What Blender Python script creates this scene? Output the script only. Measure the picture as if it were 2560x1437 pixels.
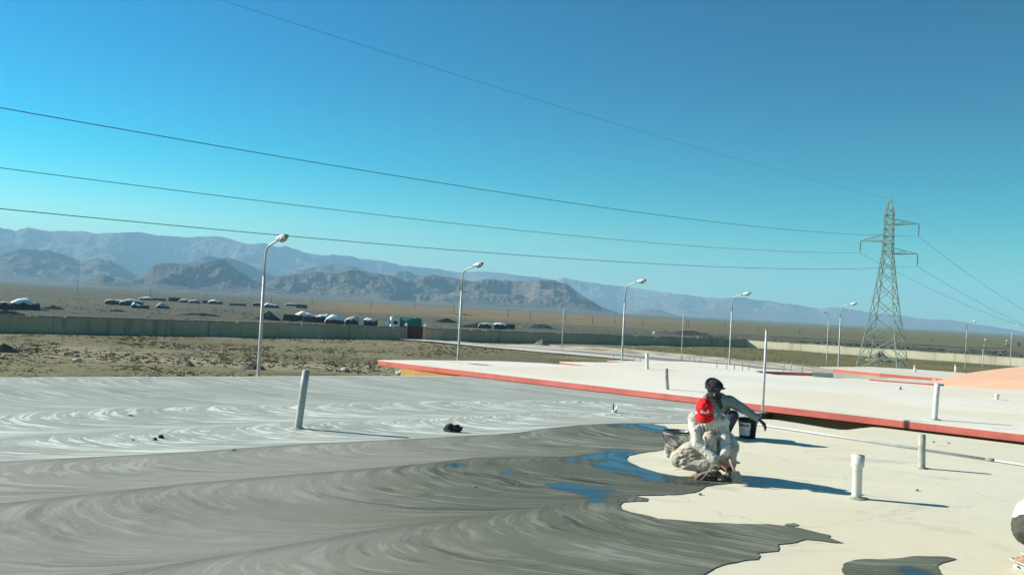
import bpy, bmesh, math, random
import numpy as np
from mathutils import Vector, Matrix, noise as mnoise
from mathutils.geometry import delaunay_2d_cdt
random.seed(7); rng = np.random.default_rng(7)
S = bpy.context.scene
for o in list(bpy.data.objects): bpy.data.objects.remove(o)
# ------------------------------------------------------------------ camera
F, CX, CY = 2300.0, 1280.0, 718.5           # focal length and centre in photo pixels (2560x1437)
AL = math.atan(0.0535); HY = 696 + 0.0535*1280
TH = math.atan((HY-CY)*math.cos(AL)/F)
CAMZ = 6.2
R0 = np.array([1, 0, 0.]); FW = np.array([0, math.cos(TH), math.sin(TH)]); U0 = np.array([0, -math.sin(TH), math.cos(TH)])
RR = math.cos(AL)*R0 + math.sin(AL)*U0; UU = -math.sin(AL)*R0 + math.cos(AL)*U0
CAM = np.array([0, 0, CAMZ])
cd = bpy.data.cameras.new("camera"); cam = bpy.data.objects.new("camera", cd); S.collection.objects.link(cam)
cam.matrix_world = Matrix(((RR[0], UU[0], -FW[0], 0), (RR[1], UU[1], -FW[1], 0), (RR[2], UU[2], -FW[2], CAMZ), (0, 0, 0, 1)))
cd.sensor_width = 36; cd.lens = 36*F/2560; cd.clip_start = 0.1; cd.clip_end = 40000
S.camera = cam
# ------------------------------------------------------------------ world, sun, exposure
SUN_DIR = Vector((-0.979*math.cos(math.radians(28.3)), 0.204*math.cos(math.radians(28.3)), math.sin(math.radians(28.3))))
w = bpy.data.worlds.new("World"); S.world = w; w.use_nodes = True
nt = w.node_tree; nt.nodes.clear()
sk = nt.nodes.new('ShaderNodeTexSky'); sk.sky_type = 'NISHITA'; sk.sun_disc = False
sk.sun_elevation = math.radians(28.3); sk.sun_rotation = math.atan2(SUN_DIR.x, SUN_DIR.y)
sk.altitude = 1200; sk.air_density = 1.3; sk.dust_density = 0.15; sk.ozone_density = 3.5
tint = nt.nodes.new('ShaderNodeMix'); tint.data_type = 'RGBA'; tint.blend_type = 'MULTIPLY'; tint.inputs[0].default_value = 1
tint.inputs[7].default_value = (0.40*0.1, 1.06*0.1, 1.06*0.1, 1)
hs = nt.nodes.new('ShaderNodeHueSaturation'); hs.inputs['Saturation'].default_value = 1.22
bg = nt.nodes.new('ShaderNodeBackground'); bg.inputs[1].default_value = 0.060
wo = nt.nodes.new('ShaderNodeOutputWorld')
nt.links.new(sk.outputs[0], tint.inputs[6]); nt.links.new(tint.outputs[2], hs.inputs['Color']); gm = nt.nodes.new('ShaderNodeGamma'); gm.inputs[1].default_value = 1.32; nt.links.new(hs.outputs[0], gm.inputs[0])
vs_ = nt.nodes.new('ShaderNodeVectorMath'); vs_.operation = 'SCALE'; vs_.inputs[3].default_value = 12.5; nt.links.new(gm.outputs[0], vs_.inputs[0]); tcw = nt.nodes.new('ShaderNodeTexCoord'); dp = nt.nodes.new('ShaderNodeVectorMath'); dp.operation = 'DOT_PRODUCT'   # brighter, paler sky on the sun's side
dp.inputs[1].default_value = (-0.979, 0.204, 0.0); nt.links.new(tcw.outputs['Generated'], dp.inputs[0])
mr = nt.nodes.new('ShaderNodeMapRange'); mr.interpolation_type = 'SMOOTHSTEP'; mr.inputs[1].default_value = -0.55; mr.inputs[2].default_value = 0.75; nt.links.new(dp.outputs['Value'], mr.inputs[0])
sg = nt.nodes.new('ShaderNodeMix'); sg.data_type = 'RGBA'; sg.inputs[6].default_value = (0.36, 0.70, 0.68, 1); sg.inputs[7].default_value = (2.3, 1.08, 1.10, 1); nt.links.new(mr.outputs[0], sg.inputs[0])
sm_ = nt.nodes.new('ShaderNodeMix'); sm_.data_type = 'RGBA'; sm_.blend_type = 'MULTIPLY'; sm_.inputs[0].default_value = 1; nt.links.new(vs_.outputs[0], sm_.inputs[6]); nt.links.new(sg.outputs[2], sm_.inputs[7]); sxz = nt.nodes.new('ShaderNodeSeparateXYZ'); nt.links.new(tcw.outputs['Generated'], sxz.inputs[0])
mh = nt.nodes.new('ShaderNodeMapRange'); mh.interpolation_type = 'SMOOTHSTEP'; mh.inputs[1].default_value = 0.0; mh.inputs[2].default_value = 0.26; nt.links.new(sxz.outputs[2], mh.inputs[0])
hg_ = nt.nodes.new('ShaderNodeMix'); hg_.data_type = 'RGBA'; hg_.inputs[6].default_value = (3.2, 1.24, 1.12, 1); hg_.inputs[7].default_value = (0.75, 0.93, 0.95, 1); nt.links.new(mh.outputs[0], hg_.inputs[0])
sh_ = nt.nodes.new('ShaderNodeMix'); sh_.data_type = 'RGBA'; sh_.blend_type = 'MULTIPLY'; sh_.inputs[0].default_value = 1; nt.links.new(sm_.outputs[2], sh_.inputs[6]); nt.links.new(hg_.outputs[2], sh_.inputs[7]); nt.links.new(sh_.outputs[2], bg.inputs[0]); nt.links.new(bg.outputs[0], wo.inputs[0])
sl = bpy.data.lights.new("sun", 'SUN'); sl.energy = 5.0; sl.angle = math.radians(0.5); sl.color = (1.0, 0.93, 0.80)
so = bpy.data.objects.new("sun", sl); S.collection.objects.link(so)
so.rotation_euler = (-SUN_DIR).to_track_quat('-Z', 'Y').to_euler()
S.view_settings.view_transform = 'Standard'; S.view_settings.look = 'None'; S.view_settings.gamma = 1
S.view_settings.exposure = 0.80
S.render.engine = 'CYCLES'; S.cycles.volume_bounces = 1
# ------------------------------------------------------------------ measuring helpers
def ray(x, y): return FW + RR*(x-CX)/F - UU*(y-CY)/F
def P(x, y, z=0.0):
    d = ray(x, y); return Vector(CAM + d*((z-CAMZ)/d[2]))
def at(x, y, Y):
    d = ray(x, y); return Vector(CAM + d*(Y/d[1]))
R1, R2, R3 = 4.55, 4.70, 4.40
# ------------------------------------------------------------------ noise
def _h(ix, iy, s):
    n = (ix.astype(np.int64)*374761393 + iy.astype(np.int64)*668265263 + s*1442695041) & 0x7fffffff
    n = ((n ^ (n >> 13))*1274126177) & 0x7fffffff
    return ((n ^ (n >> 16)) & 0xffff)/65535.0
def vn(x, y, s=0):
    x = np.asarray(x, float); y = np.asarray(y, float)
    ix = np.floor(x); iy = np.floor(y); fx = x-ix; fy = y-iy
    fx = fx*fx*fx*(fx*(fx*6-15)+10); fy = fy*fy*fy*(fy*(fy*6-15)+10)
    a = _h(ix, iy, s); b = _h(ix+1, iy, s); c = _h(ix, iy+1, s); d = _h(ix+1, iy+1, s)
    return (a*(1-fx)+b*fx)*(1-fy) + (c*(1-fx)+d*fx)*fy
def fbm(x, y, o=5, s=0, ridged=False):
    t = 0; a = 1; w_ = 0
    for k in range(o):
        n = vn(x*2**k+17.3*k, y*2**k-9.1*k, s+k)
        if ridged: n = 1-abs(2*n-1)
        t = t+a*n; w_ += a; a *= 0.5
    return t/w_
# ------------------------------------------------------------------ materials
def nodes(name):
    m = bpy.data.materials.new(name); m.use_nodes = True
    n = m.node_tree.nodes; l = m.node_tree.links
    return m, n, l, n['Principled BSDF']
def math_n(n, l, op, a, b=None, clamp=False):
    x = n.new('ShaderNodeMath'); x.operation = op; x.use_clamp = clamp
    for i, v in enumerate((a, b)):
        if v is None: continue
        if isinstance(v, (int, float)): x.inputs[i].default_value = v
        else: l.new(v, x.inputs[i])
    return x.outputs[0]
def mixc(n, l, f, a, b, mode='MIX'):
    x = n.new('ShaderNodeMix'); x.data_type = 'RGBA'; x.blend_type = mode
    for i, v in ((0, f), (6, a), (7, b)):
        if isinstance(v, (int, float)): x.inputs[i].default_value = v
        elif isinstance(v, tuple): x.inputs[i].default_value = v if len(v) == 4 else (*v, 1)
        else: l.new(v, x.inputs[i])
    return x.outputs[2]
def noise_n(n, l, vec, scale, detail=5, rough=0.55, dim='3D', dist=0):
    x = n.new('ShaderNodeTexNoise'); x.noise_dimensions = dim
    x.inputs['Scale'].default_value = scale; x.inputs['Detail'].default_value = detail
    x.inputs['Roughness'].default_value = rough; x.inputs['Distortion'].default_value = dist
    if vec is not None: l.new(vec, x.inputs['Vector'])
    return x.outputs['Fac']
def ramp(n, l, f, lo, hi, a=0.0, b=1.0):
    x = n.new('ShaderNodeMapRange'); x.interpolation_type = 'SMOOTHSTEP'
    x.inputs[1].default_value = lo; x.inputs[2].default_value = hi; x.inputs[3].default_value = a; x.inputs[4].default_value = b
    l.new(f, x.inputs[0]); return x.outputs[0]
def bump(n, l, b, h, strength, dist=0.01):
    x = n.new('ShaderNodeBump'); x.inputs['Strength'].default_value = strength; x.inputs['Distance'].default_value = dist
    l.new(h, x.inputs['Height']); l.new(x.outputs[0], b.inputs['Normal'])
_m = {}
def mat(name, col, rough=0.8, var=0.2, scale=6.0, col2=None, lo=0.4, hi=0.6, bmp=0.15, bsc=60.0, bd=0.004, metal=0.0, spec=0.3):
    if name in _m: return _m[name]
    m, n, l, b = nodes(name)
    tc = n.new('ShaderNodeTexCoord').outputs['Object']
    f = noise_n(n, l, tc, scale, 6, 0.6)
    c2 = col2 if col2 else tuple(c*(1-var) for c in col)
    r = ramp(n, l, f, lo, hi)
    c = mixc(n, l, r, tuple(min(1, c*(1+var*0.4)) for c in col), c2)
    f2 = noise_n(n, l, tc, scale*7, 3, 0.6)
    c = mixc(n, l, 0.35, c, mixc(n, l, f2, tuple(x*0.75 for x in c2), tuple(min(1, x*1.2) for x in col)))
    l.new(c, b.inputs['Base Color']); b.inputs['Roughness'].default_value = rough
    b.inputs['Metallic'].default_value = metal; b.inputs['Specular IOR Level'].default_value = spec
    if bmp: bump(n, l, b, noise_n(n, l, tc, bsc, 4, 0.6), bmp, bd)
    _m[name] = m; return m
CREAM = (0.70, 0.665, 0.515)
def roof_mat(name, base, smear):
    m, n, l, b = nodes(name)
    geo = n.new('ShaderNodeNewGeometry').outputs['Position']
    mp = n.new('ShaderNodeMapping'); mp.inputs['Scale'].default_value = (0.5, 1.0, 1.0); mp.inputs['Rotation'].default_value = (0, 0, 0.35); l.new(geo, mp.inputs[0])
    a = noise_n(n, l, mp.outputs[0], 0.35, 6, 0.6, dist=0.6)
    c = mixc(n, l, ramp(n, l, a, 0.35, 0.7), base, tuple(x*y for x, y in zip(base, (0.90, 0.93, 0.93))))
    s = noise_n(n, l, mp.outputs[0], 1.3, 5, 0.65, dist=1.2)
    c = mixc(n, l, ramp(n, l, s, 0.54, 0.70, 0, 0.5*smear), c, (0.33, 0.36, 0.31))
    y = noise_n(n, l, geo, 0.22, 3, 0.5)
    c = mixc(n, l, ramp(n, l, y, 0.45, 0.65, 0, 0.45), c, (0.66, 0.585, 0.40))
    sp = noise_n(n, l, geo, 38, 3, 0.7)
    c = mixc(n, l, ramp(n, l, sp, 0.68, 0.78, 0, 0.4*smear), c, (0.30, 0.31, 0.27))
    # hairline cracks
    v = n.new('ShaderNodeTexVoronoi'); v.feature = 'DISTANCE_TO_EDGE'; v.inputs['Scale'].default_value = 0.33
    wv = n.new('ShaderNodeVectorMath'); wv.operation = 'ADD'; nz = n.new('ShaderNodeTexNoise'); nz.inputs['Scale'].default_value = 1.6; nz.inputs['Detail'].default_value = 5
    l.new(geo, nz.inputs['Vector']); l.new(geo, wv.inputs[0]); l.new(nz.outputs['Color'], wv.inputs[1]); l.new(wv.outputs[0], v.inputs['Vector'])
    cr = ramp(n, l, v.outputs['Distance'], 0.0, 0.005, 0.30, 0.0)
    c = mixc(n, l, cr, c, (0.25, 0.26, 0.22))
    l.new(c, b.inputs['Base Color']); b.inputs['Roughness'].default_value = 0.85; b.inputs['Specular IOR Level'].default_value = 0.25
    bump(n, l, b, noise_n(n, l, geo, 3.0, 8, 0.6), 0.25, 0.02)
    return m
M_cream = roof_mat('cream_screed', CREAM, 1.0)
M_cream2 = roof_mat('cream_screed_far', (0.76, 0.73, 0.63), 0.5)
M_cream3 = roof_mat('cream_screed_rear', (0.64, 0.62, 0.53), 0.8)
M_red = mat('red_painted_edge', (0.64, 0.165, 0.13), 0.7, 0.15, 2.2, col2=(0.50, 0.13, 0.10), lo=0.45, hi=0.62, bmp=0.3, bsc=30)
M_redworn = mat('worn_red_edge', (0.50, 0.10, 0.07), 0.8, 0.2, 2.2, col2=(0.66, 0.50, 0.40), lo=0.55, hi=0.62)
M_redshade = mat('shaded_red_edge', (0.30, 0.045, 0.05), 0.7, 0.2, 3.0)  # red edge lying in shade; the shade is put into its colour
M_brownwall = mat('ochre_plaster', (0.56, 0.345, 0.12), 0.9, 0.15, 1.5)
M_greywall = mat('grey_render', (0.42, 0.40, 0.34), 0.9, 0.15, 1.0)
M_pvc = mat('white_plastic_pipe', (0.62, 0.63, 0.58), 0.55, 0.15, 9.0, col2=(0.30, 0.31, 0.26), lo=0.50, hi=0.72, bmp=0.05)
M_pvcdirty = mat('cement_stained_pipe', (0.40, 0.41, 0.34), 0.7, 0.25, 9.0, bmp=0.15)
M_pvcgrey = mat('grey_plastic_pipe', (0.38, 0.40, 0.375), 0.5, 0.15, 7.0, bmp=0.05)
M_galv = mat('galvanised_steel', (0.50, 0.53, 0.53), 0.55, 0.2, 4.0, bmp=0.05, metal=0.15)
M_steel = mat('weathered_steel', (0.30, 0.31, 0.29), 0.6, 0.25, 3.0, metal=0.2)
M_lattice = mat('galvanised_lattice', (0.24, 0.32, 0.26), 0.55, 0.25, 1.5, bmp=0.0, metal=0.15)
M_white = mat('white_enamel', (0.80, 0.80, 0.78), 0.4, 0.08, 5.0, bmp=0.03)
M_black = mat('black_rubber', (0.025, 0.025, 0.027), 0.7, 0.3, 9.0)
M_glass = mat('lamp_glass', (0.35, 0.37, 0.38), 0.2, 0.1, 5.0, bmp=0)
M_wire = mat('aluminium_cable', (0.10, 0.12, 0.13), 0.6, 0.1, 1.0, bmp=0)
M_insul = mat('brown_insulator', (0.10, 0.07, 0.06), 0.35, 0.2, 5.0, bmp=0)
M_dome = mat('salmon_dome_paint', (0.64, 0.40, 0.265), 0.85, 0.10, 0.6, bmp=0.2, bsc=12)
M_wallmud = mat('compound_wall_render', (0.40, 0.35, 0.25), 0.95, 0.22, 0.12, bmp=0.4, bsc=2.0, bd=0.05)
M_wallyel = mat('cream_wall_render', (0.78, 0.73, 0.52), 0.95, 0.14, 0.25, bmp=0.4, bsc=2.0, bd=0.05)
def streak_wall(name, base, dark):
    m, n, l, b = nodes(name); geo = n.new('ShaderNodeNewGeometry').outputs['Position']
    mp = n.new('ShaderNodeMapping'); mp.inputs['Scale'].default_value = (1, 1, 0.12); l.new(geo, mp.inputs[0])
    a = noise_n(n, l, mp.outputs[0], 0.9, 6, 0.7); g = noise_n(n, l, geo, 0.12, 5, 0.6); f = noise_n(n, l, geo, 3.0, 6, 0.7)
    sz = n.new('ShaderNodeSeparateXYZ'); l.new(geo, sz.inputs[0])
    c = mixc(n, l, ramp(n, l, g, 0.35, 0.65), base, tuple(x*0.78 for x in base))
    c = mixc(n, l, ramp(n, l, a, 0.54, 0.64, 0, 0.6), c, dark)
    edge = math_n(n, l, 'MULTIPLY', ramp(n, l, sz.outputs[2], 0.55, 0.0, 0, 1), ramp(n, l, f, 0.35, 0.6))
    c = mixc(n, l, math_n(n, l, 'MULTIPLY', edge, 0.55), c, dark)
    c = mixc(n, l, ramp(n, l, f, 0.5, 0.7, 0, 0.35), c, dark)
    l.new(c, b.inputs['Base Color']); b.inputs['Roughness'].default_value = 0.95; b.inputs['Specular IOR Level'].default_value = 0.1; bump(n, l, b, f, 0.5, 0.05); _m[name] = m; return m
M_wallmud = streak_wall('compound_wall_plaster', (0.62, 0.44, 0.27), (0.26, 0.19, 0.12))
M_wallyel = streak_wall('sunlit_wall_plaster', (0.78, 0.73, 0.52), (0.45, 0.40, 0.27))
M_gate = mat('maroon_gate_paint', (0.09, 0.022, 0.018), 0.6, 0.2, 1.0)
M_tarpw = mat('white_tarpaulin', (0.84, 0.84, 0.81), 0.7, 0.15, 0.6, bmp=0.5, bsc=2.0, bd=0.1)
M_tarpg = mat('grey_tarpaulin', (0.36, 0.345, 0.315), 0.8, 0.3, 0.8, col2=(0.72, 0.70, 0.65), lo=0.48, hi=0.56, bmp=0.5, bsc=2.0, bd=0.1)
M_wool = mat('black_goat_hair_cloth', (0.065, 0.058, 0.050), 0.95, 0.35, 0.8, bmp=0.6, bsc=3.0, bd=0.1)
M_stone = mat('rough_stone', (0.24, 0.225, 0.19), 0.95, 0.4, 1.6, bmp=0.6, bsc=6, bd=0.05)
M_soil = mat('heaped_soil', (0.13, 0.115, 0.09), 0.95, 0.4, 2.5, bmp=0.8, bsc=8, bd=0.05)
M_gravel = mat('heaped_gravel', (0.22, 0.20, 0.16), 0.95, 0.4, 3.5, bmp=0.9, bsc=9, bd=0.05)
M_wood = mat('weathered_pole_wood', (0.10, 0.085, 0.07), 0.9, 0.3, 2.0)
# ------------------------------------------------------------------ mesh builder
class MB:
    def __init__(s): s.v = []; s.f = []
    def add(s, vs, fs):
        o = len(s.v); s.v += [tuple(v) for v in vs]; s.f += [tuple(i+o for i in f) for f in fs]; return s
    def box(s, c, d, rz=0.0, M=None, taper=1.0):
        vs = []
        for sz in (-1, 1):
            t = taper if sz > 0 else 1
            for sx, sy in ((-1, -1), (1, -1), (1, 1), (-1, 1)):
                p = Vector((sx*d[0]/2*t, sy*d[1]/2*t, sz*d[2]/2))
                p = (M @ p) if M else Matrix.Rotation(rz, 3, 'Z') @ p
                vs.append(Vector(c)+p)
        return s.add(vs, [(3, 2, 1, 0), (4, 5, 6, 7), (0, 1, 5, 4), (1, 2, 6, 5), (2, 3, 7, 6), (3, 0, 4, 7)])
    def prism(s, poly, z0, z1):
        n = len(poly)
        A = sum(poly[i][0]*poly[(i+1) % n][1]-poly[(i+1) % n][0]*poly[i][1] for i in range(n))
        if A < 0: poly = poly[::-1]
        vs = [(p[0], p[1], z0) for p in poly]+[(p[0], p[1], z1) for p in poly]
        return s.add(vs, [tuple(range(n))[::-1], tuple(range(n, 2*n))]+[(i, (i+1) % n, n+(i+1) % n, n+i) for i in range(n)])
    def tube(s, pts, r, n=10, cap=True, start=None):
        pts = [Vector(p) for p in pts]; k = len(pts)
        if isinstance(r, (int, float)): r = [r]*k
        vs = []; u = None
        for i, p in enumerate(pts):
            t = (pts[min(i+1, k-1)]-pts[max(i-1, 0)]).normalized()
            if u is None:
                u = t.cross(Vector((0, 0, 1)));
                if u.length < 1e-3: u = Vector((1, 0, 0))
            u = (u - t*u.dot(t)).normalized(); w_ = t.cross(u)
            for j in range(n):
                a = 2*math.pi*j/n; vs.append(p+(u*math.cos(a)+w_*math.sin(a))*r[i])
        fs = [(i*n+j, i*n+(j+1) % n, (i+1)*n+(j+1) % n, (i+1)*n+j) for i in range(k-1) for j in range(n)]
        if cap: fs += [tuple(range(n))[::-1], tuple((k-1)*n+j for j in range(n))]
        return s.add(vs, fs)
    def caps(s, a, b, ra, rb=None, n=12):
        a, b = Vector(a), Vector(b); rb = ra if rb is None else rb
        d = (b-a); L = d.length or 1e-4; d = d/L
        pts, rs = [], []
        for k in range(5):
            t = math.pi/2*k/5; pts.append(a-d*ra*math.cos(t)); rs.append(max(1e-4, ra*math.sin(t)))
        pts.append(a); rs.append(ra); pts.append(b); rs.append(rb)
        for k in range(4, -1, -1):
            t = math.pi/2*k/5; pts.append(b+d*rb*math.cos(t)); rs.append(max(1e-4, rb*math.sin(t)))
        return s.tube(pts, rs, n)
    def chain(s, pts, rs, n=12):
        for i in range(len(pts)-1): s.caps(pts[i], pts[i+1], rs[i], rs[i+1], n)
        return s
    def ell(s, c, r, M=None, n=14, m=10, jit=0.0, seed=0):
        vs = []; c = Vector(c)
        for i in range(1, m):
            t = math.pi*i/m
            for j in range(n):
                a = 2*math.pi*j/n; q = Vector((math.sin(t)*math.cos(a), math.sin(t)*math.sin(a), math.cos(t)))
                k = 1+jit*(mnoise.noise(q*1.7+Vector((seed*3.1, seed, 0)))+0.5*mnoise.noise(q*4.1+Vector((seed, 0, 7))))
                q = Vector((q.x*r[0], q.y*r[1], q.z*r[2]))*k
                vs.append(c+((M @ q) if M else q))
        for q in (Vector((0, 0, r[2])), Vector((0, 0, -r[2]))): vs.append(c+((M @ q) if M else q))
        N = n*(m-1)
        fs = [(i*n+j, (i+1)*n+j, (i+1)*n+(j+1) % n, i*n+(j+1) % n) for i in range(m-2) for j in range(n)]
        fs += [(N, j, (j+1) % n) for j in range(n)]+[(N+1, (m-2)*n+(j+1) % n, (m-2)*n+j) for j in range(n)]
        return s.add(vs, fs)
    def build(s, name, m, parent=None, smooth=False):
        me = bpy.data.meshes.new(name); me.from_pydata(s.v, [], s.f); me.validate()
        if smooth: me.polygons.foreach_set('use_smooth', [True]*len(me.polygons))
        o = bpy.data.objects.new(name, me); S.collection.objects.link(o)
        if m: me.materials.append(m)
        if parent: o.parent = parent
        return o
def tag(o, label=None, cat=None, group=None, kind=None):
    if label: o['label'] = label
    if cat: o['category'] = cat
    if group: o['group'] = group
    if kind: o['kind'] = kind
    return o
def thing(name, label, cat, loc=(0, 0, 0), rz=0.0, group=None):
    o = bpy.data.objects.new(name, None); S.collection.objects.link(o); o.location = loc; o.rotation_euler = (0, 0, rz)
    o.empty_display_size = 0.2
    return tag(o, label, cat, group)
def dup(root, loc, rz, label):
    r = root.copy(); S.collection.objects.link(r); r.location = loc; r.rotation_euler = (0, 0, rz); r['label'] = label
    for ch in list(root.children):
        c = ch.copy(); S.collection.objects.link(c); c.parent = r
        for g in list(ch.children):
            d = g.copy(); S.collection.objects.link(d); d.parent = c
    return r
def grid_mesh(name, X, Y, Z, m, kind='structure', attr=None, wrap=False):
    nr, na = X.shape
    me = bpy.data.meshes.new(name); N = nr*na
    me.vertices.add(N); me.vertices.foreach_set('co', np.stack([X, Y, Z], -1).astype(np.float32).ravel())
    i, j = np.meshgrid(np.arange(nr-1), np.arange(na-1), indexing='ij'); a = (i*na+j).ravel()
    q = np.stack([a, a+1, a+na+1, a+na], -1)
    me.loops.add(q.size); me.loops.foreach_set('vertex_index', q.ravel().astype(np.int32))
    me.polygons.add(len(q)); me.polygons.foreach_set('loop_start', (np.arange(len(q))*4).astype(np.int32))
    me.polygons.foreach_set('use_smooth', np.ones(len(q), bool))
    me.update(calc_edges=True)
    if attr is not None:
        at_ = me.color_attributes.new('zone', 'FLOAT_COLOR', 'POINT'); at_.data.foreach_set('color', attr.astype(np.float32).ravel())
    o = bpy.data.objects.new(name, me); S.collection.objects.link(o); me.materials.append(m); o['kind'] = kind
    return o
# ------------------------------------------------------------------ ground
def ground_mat():
    m, n, l, b = nodes('desert_ground')
    geo = n.new('ShaderNodeNewGeometry').outputs['Position']
    z = n.new('ShaderNodeVertexColor'); z.layer_name = 'zone'
    sp = n.new('ShaderNodeSeparateColor'); l.new(z.outputs['Color'], sp.inputs[0])
    a = noise_n(n, l, geo, 0.05, 8, 0.62, dist=0.4); c1 = noise_n(n, l, geo, 0.6, 8, 0.7, dist=0.3); c2 = noise_n(n, l, geo, 0.008, 7, 0.6)
    mp = n.new('ShaderNodeMapping'); mp.inputs['Rotation'].default_value = (0, 0, 0.4); mp.inputs['Scale'].default_value = (0.25, 1, 1); l.new(geo, mp.inputs[0])
    st = noise_n(n, l, mp.outputs[0], 0.12, 6, 0.65)
    pl_ = math_n(n, l, 'MULTIPLY', z.outputs['Alpha'], ramp(n, l, st, 0.38, 0.58), True)
    o1 = mixc(n, l, ramp(n, l, c2, 0.35, 0.65), (0.090, 0.098, 0.078), (0.118, 0.122, 0.092))
    o1 = mixc(n, l, ramp(n, l, st, 0.42, 0.7), o1, (0.140, 0.138, 0.105))
    # inside compound: tan soil with olive patches
    i1 = mixc(n, l, ramp(n, l, a, 0.38, 0.6), (0.158, 0.150, 0.090), (0.225, 0.207, 0.126))
    i1 = mixc(n, l, ramp(n, l, st, 0.55, 0.68, 0, 0.7), i1, (0.24, 0.215, 0.145))
    i1 = mixc(n, l, ramp(n, l, c1, 0.5, 0.62, 0, 0.5), i1, (0.095, 0.092, 0.055))
    i1 = mixc(n, l, pl_, i1, (0.36, 0.33, 0.23))
    c = mixc(n, l, sp.outputs[0], o1, i1)
    og = mixc(n, l, ramp(n, l, a, 0.35, 0.6), (0.30, 0.195, 0.085), (0.19, 0.155, 0.085))
    c = mixc(n, l, math_n(n, l, 'MULTIPLY', sp.outputs[1], ramp(n, l, st, 0.35, 0.55), True), c, og)
    ol = mixc(n, l, ramp(n, l, a, 0.35, 0.65), (0.135, 0.135, 0.055), (0.165, 0.152, 0.070))
    c = mixc(n, l, sp.outputs[2], c, ol)
    c = mixc(n, l, ramp(n, l, c1, 0.60, 0.68, 0, 0.3), c, (0.07, 0.068, 0.05))
    l.new(c, b.inputs['Base Color']); b.inputs['Roughness'].default_value = 1; b.inputs['Specular IOR Level'].default_value = 0.05
    bump(n, l, b, noise_n(n, l, geo, 0.9, 8, 0.7), 0.6, 0.35)
    return m
M_ground = ground_mat()
WA, WG0, WG1, WC, WD = P(0, 830), P(1012, 847.5), P(1062, 850.5), P(1865, 867), P(2440, 908)
WL = WA + (WA-WG0).normalized()*90
WE = WD + (WD-WC).normalized()*60
def sstep(x, a, b): t = np.clip((x-a)/(b-a), 0, 1); return t*t*(3-2*t)
def side(X, Y, A, B): return (B.x-A.x)*(Y-A.y)-(B.y-A.y)*(X-A.x)   # >0 left of A->B
th = np.concatenate([np.linspace(-math.pi, -0.75, 60, endpoint=False), np.linspace(-0.75, 0.75, 520, endpoint=False), np.linspace(0.75, math.pi, 61)])
rr = np.concatenate([np.linspace(0.5, 20, 8, endpoint=False), np.geomspace(20, 7800, 330)])
TT, RG = np.meshgrid(th, rr)
GX, GY = RG*np.sin(TT), RG*np.cos(TT)
GZ = (fbm(GX/9, GY/9, 4, 3)-0.5)*0.25*sstep(RG, 25, 60) + (fbm(GX/70, GY/70, 4, 9)-0.5)*0.5*sstep(RG, 230, 600)
GZ -= 0.02
ins = (side(GX, GY, WA, WC) < 0) & (side(GX, GY, WC, WD) < 0)
zr = ins*1.0
ppx = GX/np.maximum(GY, 1)*F+CX
zg = sstep(GY, 330, 420)*(1-sstep(GY, 800, 1500))*sstep(ppx, 650, 900)*(1-sstep(ppx, 1500, 2100))*(~ins)
zb = np.where(ins, sstep(ppx, 1350, 1900)*0.85*sstep(GY, 30, 90), sstep(ppx, 1500, 2000)*sstep(GY, 260, 420)*(1-sstep(GY, 1800, 3500))*0.8)
_c = P(430, 893); _d = P(800, 850); pale = np.exp(-(((GX-_c.x)/22)**2+((GY-_c.y)/7.5)**2))+0.5*np.exp(-(((GX-_d.x)/14)**2+((GY-_d.y)/5)**2))
grid_mesh('ground', GX, GY, GZ, M_ground, attr=np.stack([zr, zg, zb, pale], -1))
def sheet(name, pts, m, z=0.0, kind='structure'):
    mb = MB(); n = len(pts)//2; a, b = pts[:n], pts[n:]
    vs = []
    for i in range(n):
        for k in range(4):
            if i < n-1:
                t = k/4; vs += [P(*[a[i][q]*(1-t)+a[i+1][q]*t for q in (0, 1)]), P(*[b[i][q]*(1-t)+b[i+1][q]*t for q in (0, 1)])]
    vs += [P(*a[-1]), P(*b[-1])]
    vs = [Vector((v.x, v.y, z)) for v in vs]
    mb.add(vs, [(2*i, 2*i+1, 2*i+3, 2*i+2) for i in range(len(vs)//2-1)])
    return tag(mb.build(name, m), kind=kind)
M_path = mat('pale_concrete_path', (0.56, 0.54, 0.46), 0.9, 0.2, 0.3, bmp=0.2, bsc=3)
M_road = mat('worn_grey_track', (0.24, 0.23, 0.20), 0.9, 0.2, 0.3, bmp=0.2, bsc=3)
M_verge = mat('pale_gravel_verge', (0.52, 0.48, 0.37), 0.95, 0.3, 0.25, col2=(0.20, 0.185, 0.115), lo=0.47, hi=0.55, bmp=0.5, bsc=3, bd=0.05)
sheet('gravel_verge', [(1200, 862), (1350, 863), (1500, 868), (1640, 880), (1780, 893), (1900, 905), (2060, 920),
                       (1200, 868), (1350, 876), (1500, 890), (1640, 905), (1780, 914), (1900, 925), (2060, 939)], M_verge, 0.11)
sheet('path', [(1000, 846), (1085, 850), (1211, 861), (1342, 869), (1450, 876), (1560, 885), (1660, 894), (1800, 905), (1950, 920), (2100, 936),
               (1000, 850), (1085, 856), (1211, 869), (1342, 881), (1450, 890), (1560, 900), (1660, 910), (1800, 922), (1950, 937), (2100, 952)], M_path, 0.122)
sheet('road', [(1100, 852.5), (1211, 863.5), (1342, 872), (1450, 879), (1560, 888), (1660, 897), (1800, 908), (1950, 923), (2100, 939),
               (1100, 853.2), (1211, 864.8), (1342, 873.5), (1450, 883), (1560, 893), (1660, 904), (1800, 916), (1950, 931), (2100, 947)], M_road, 0.134)
sheet('dirt_track', [(160, 737), (190, 745), (225, 755), (262, 763), (163, 737), (196, 747), (232, 757.5), (270, 766)], M_road, 0.2)
M_farroad = mat('dusty_far_road', (0.17, 0.165, 0.13), 0.95, 0.2, 0.1, bmp=0)
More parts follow.
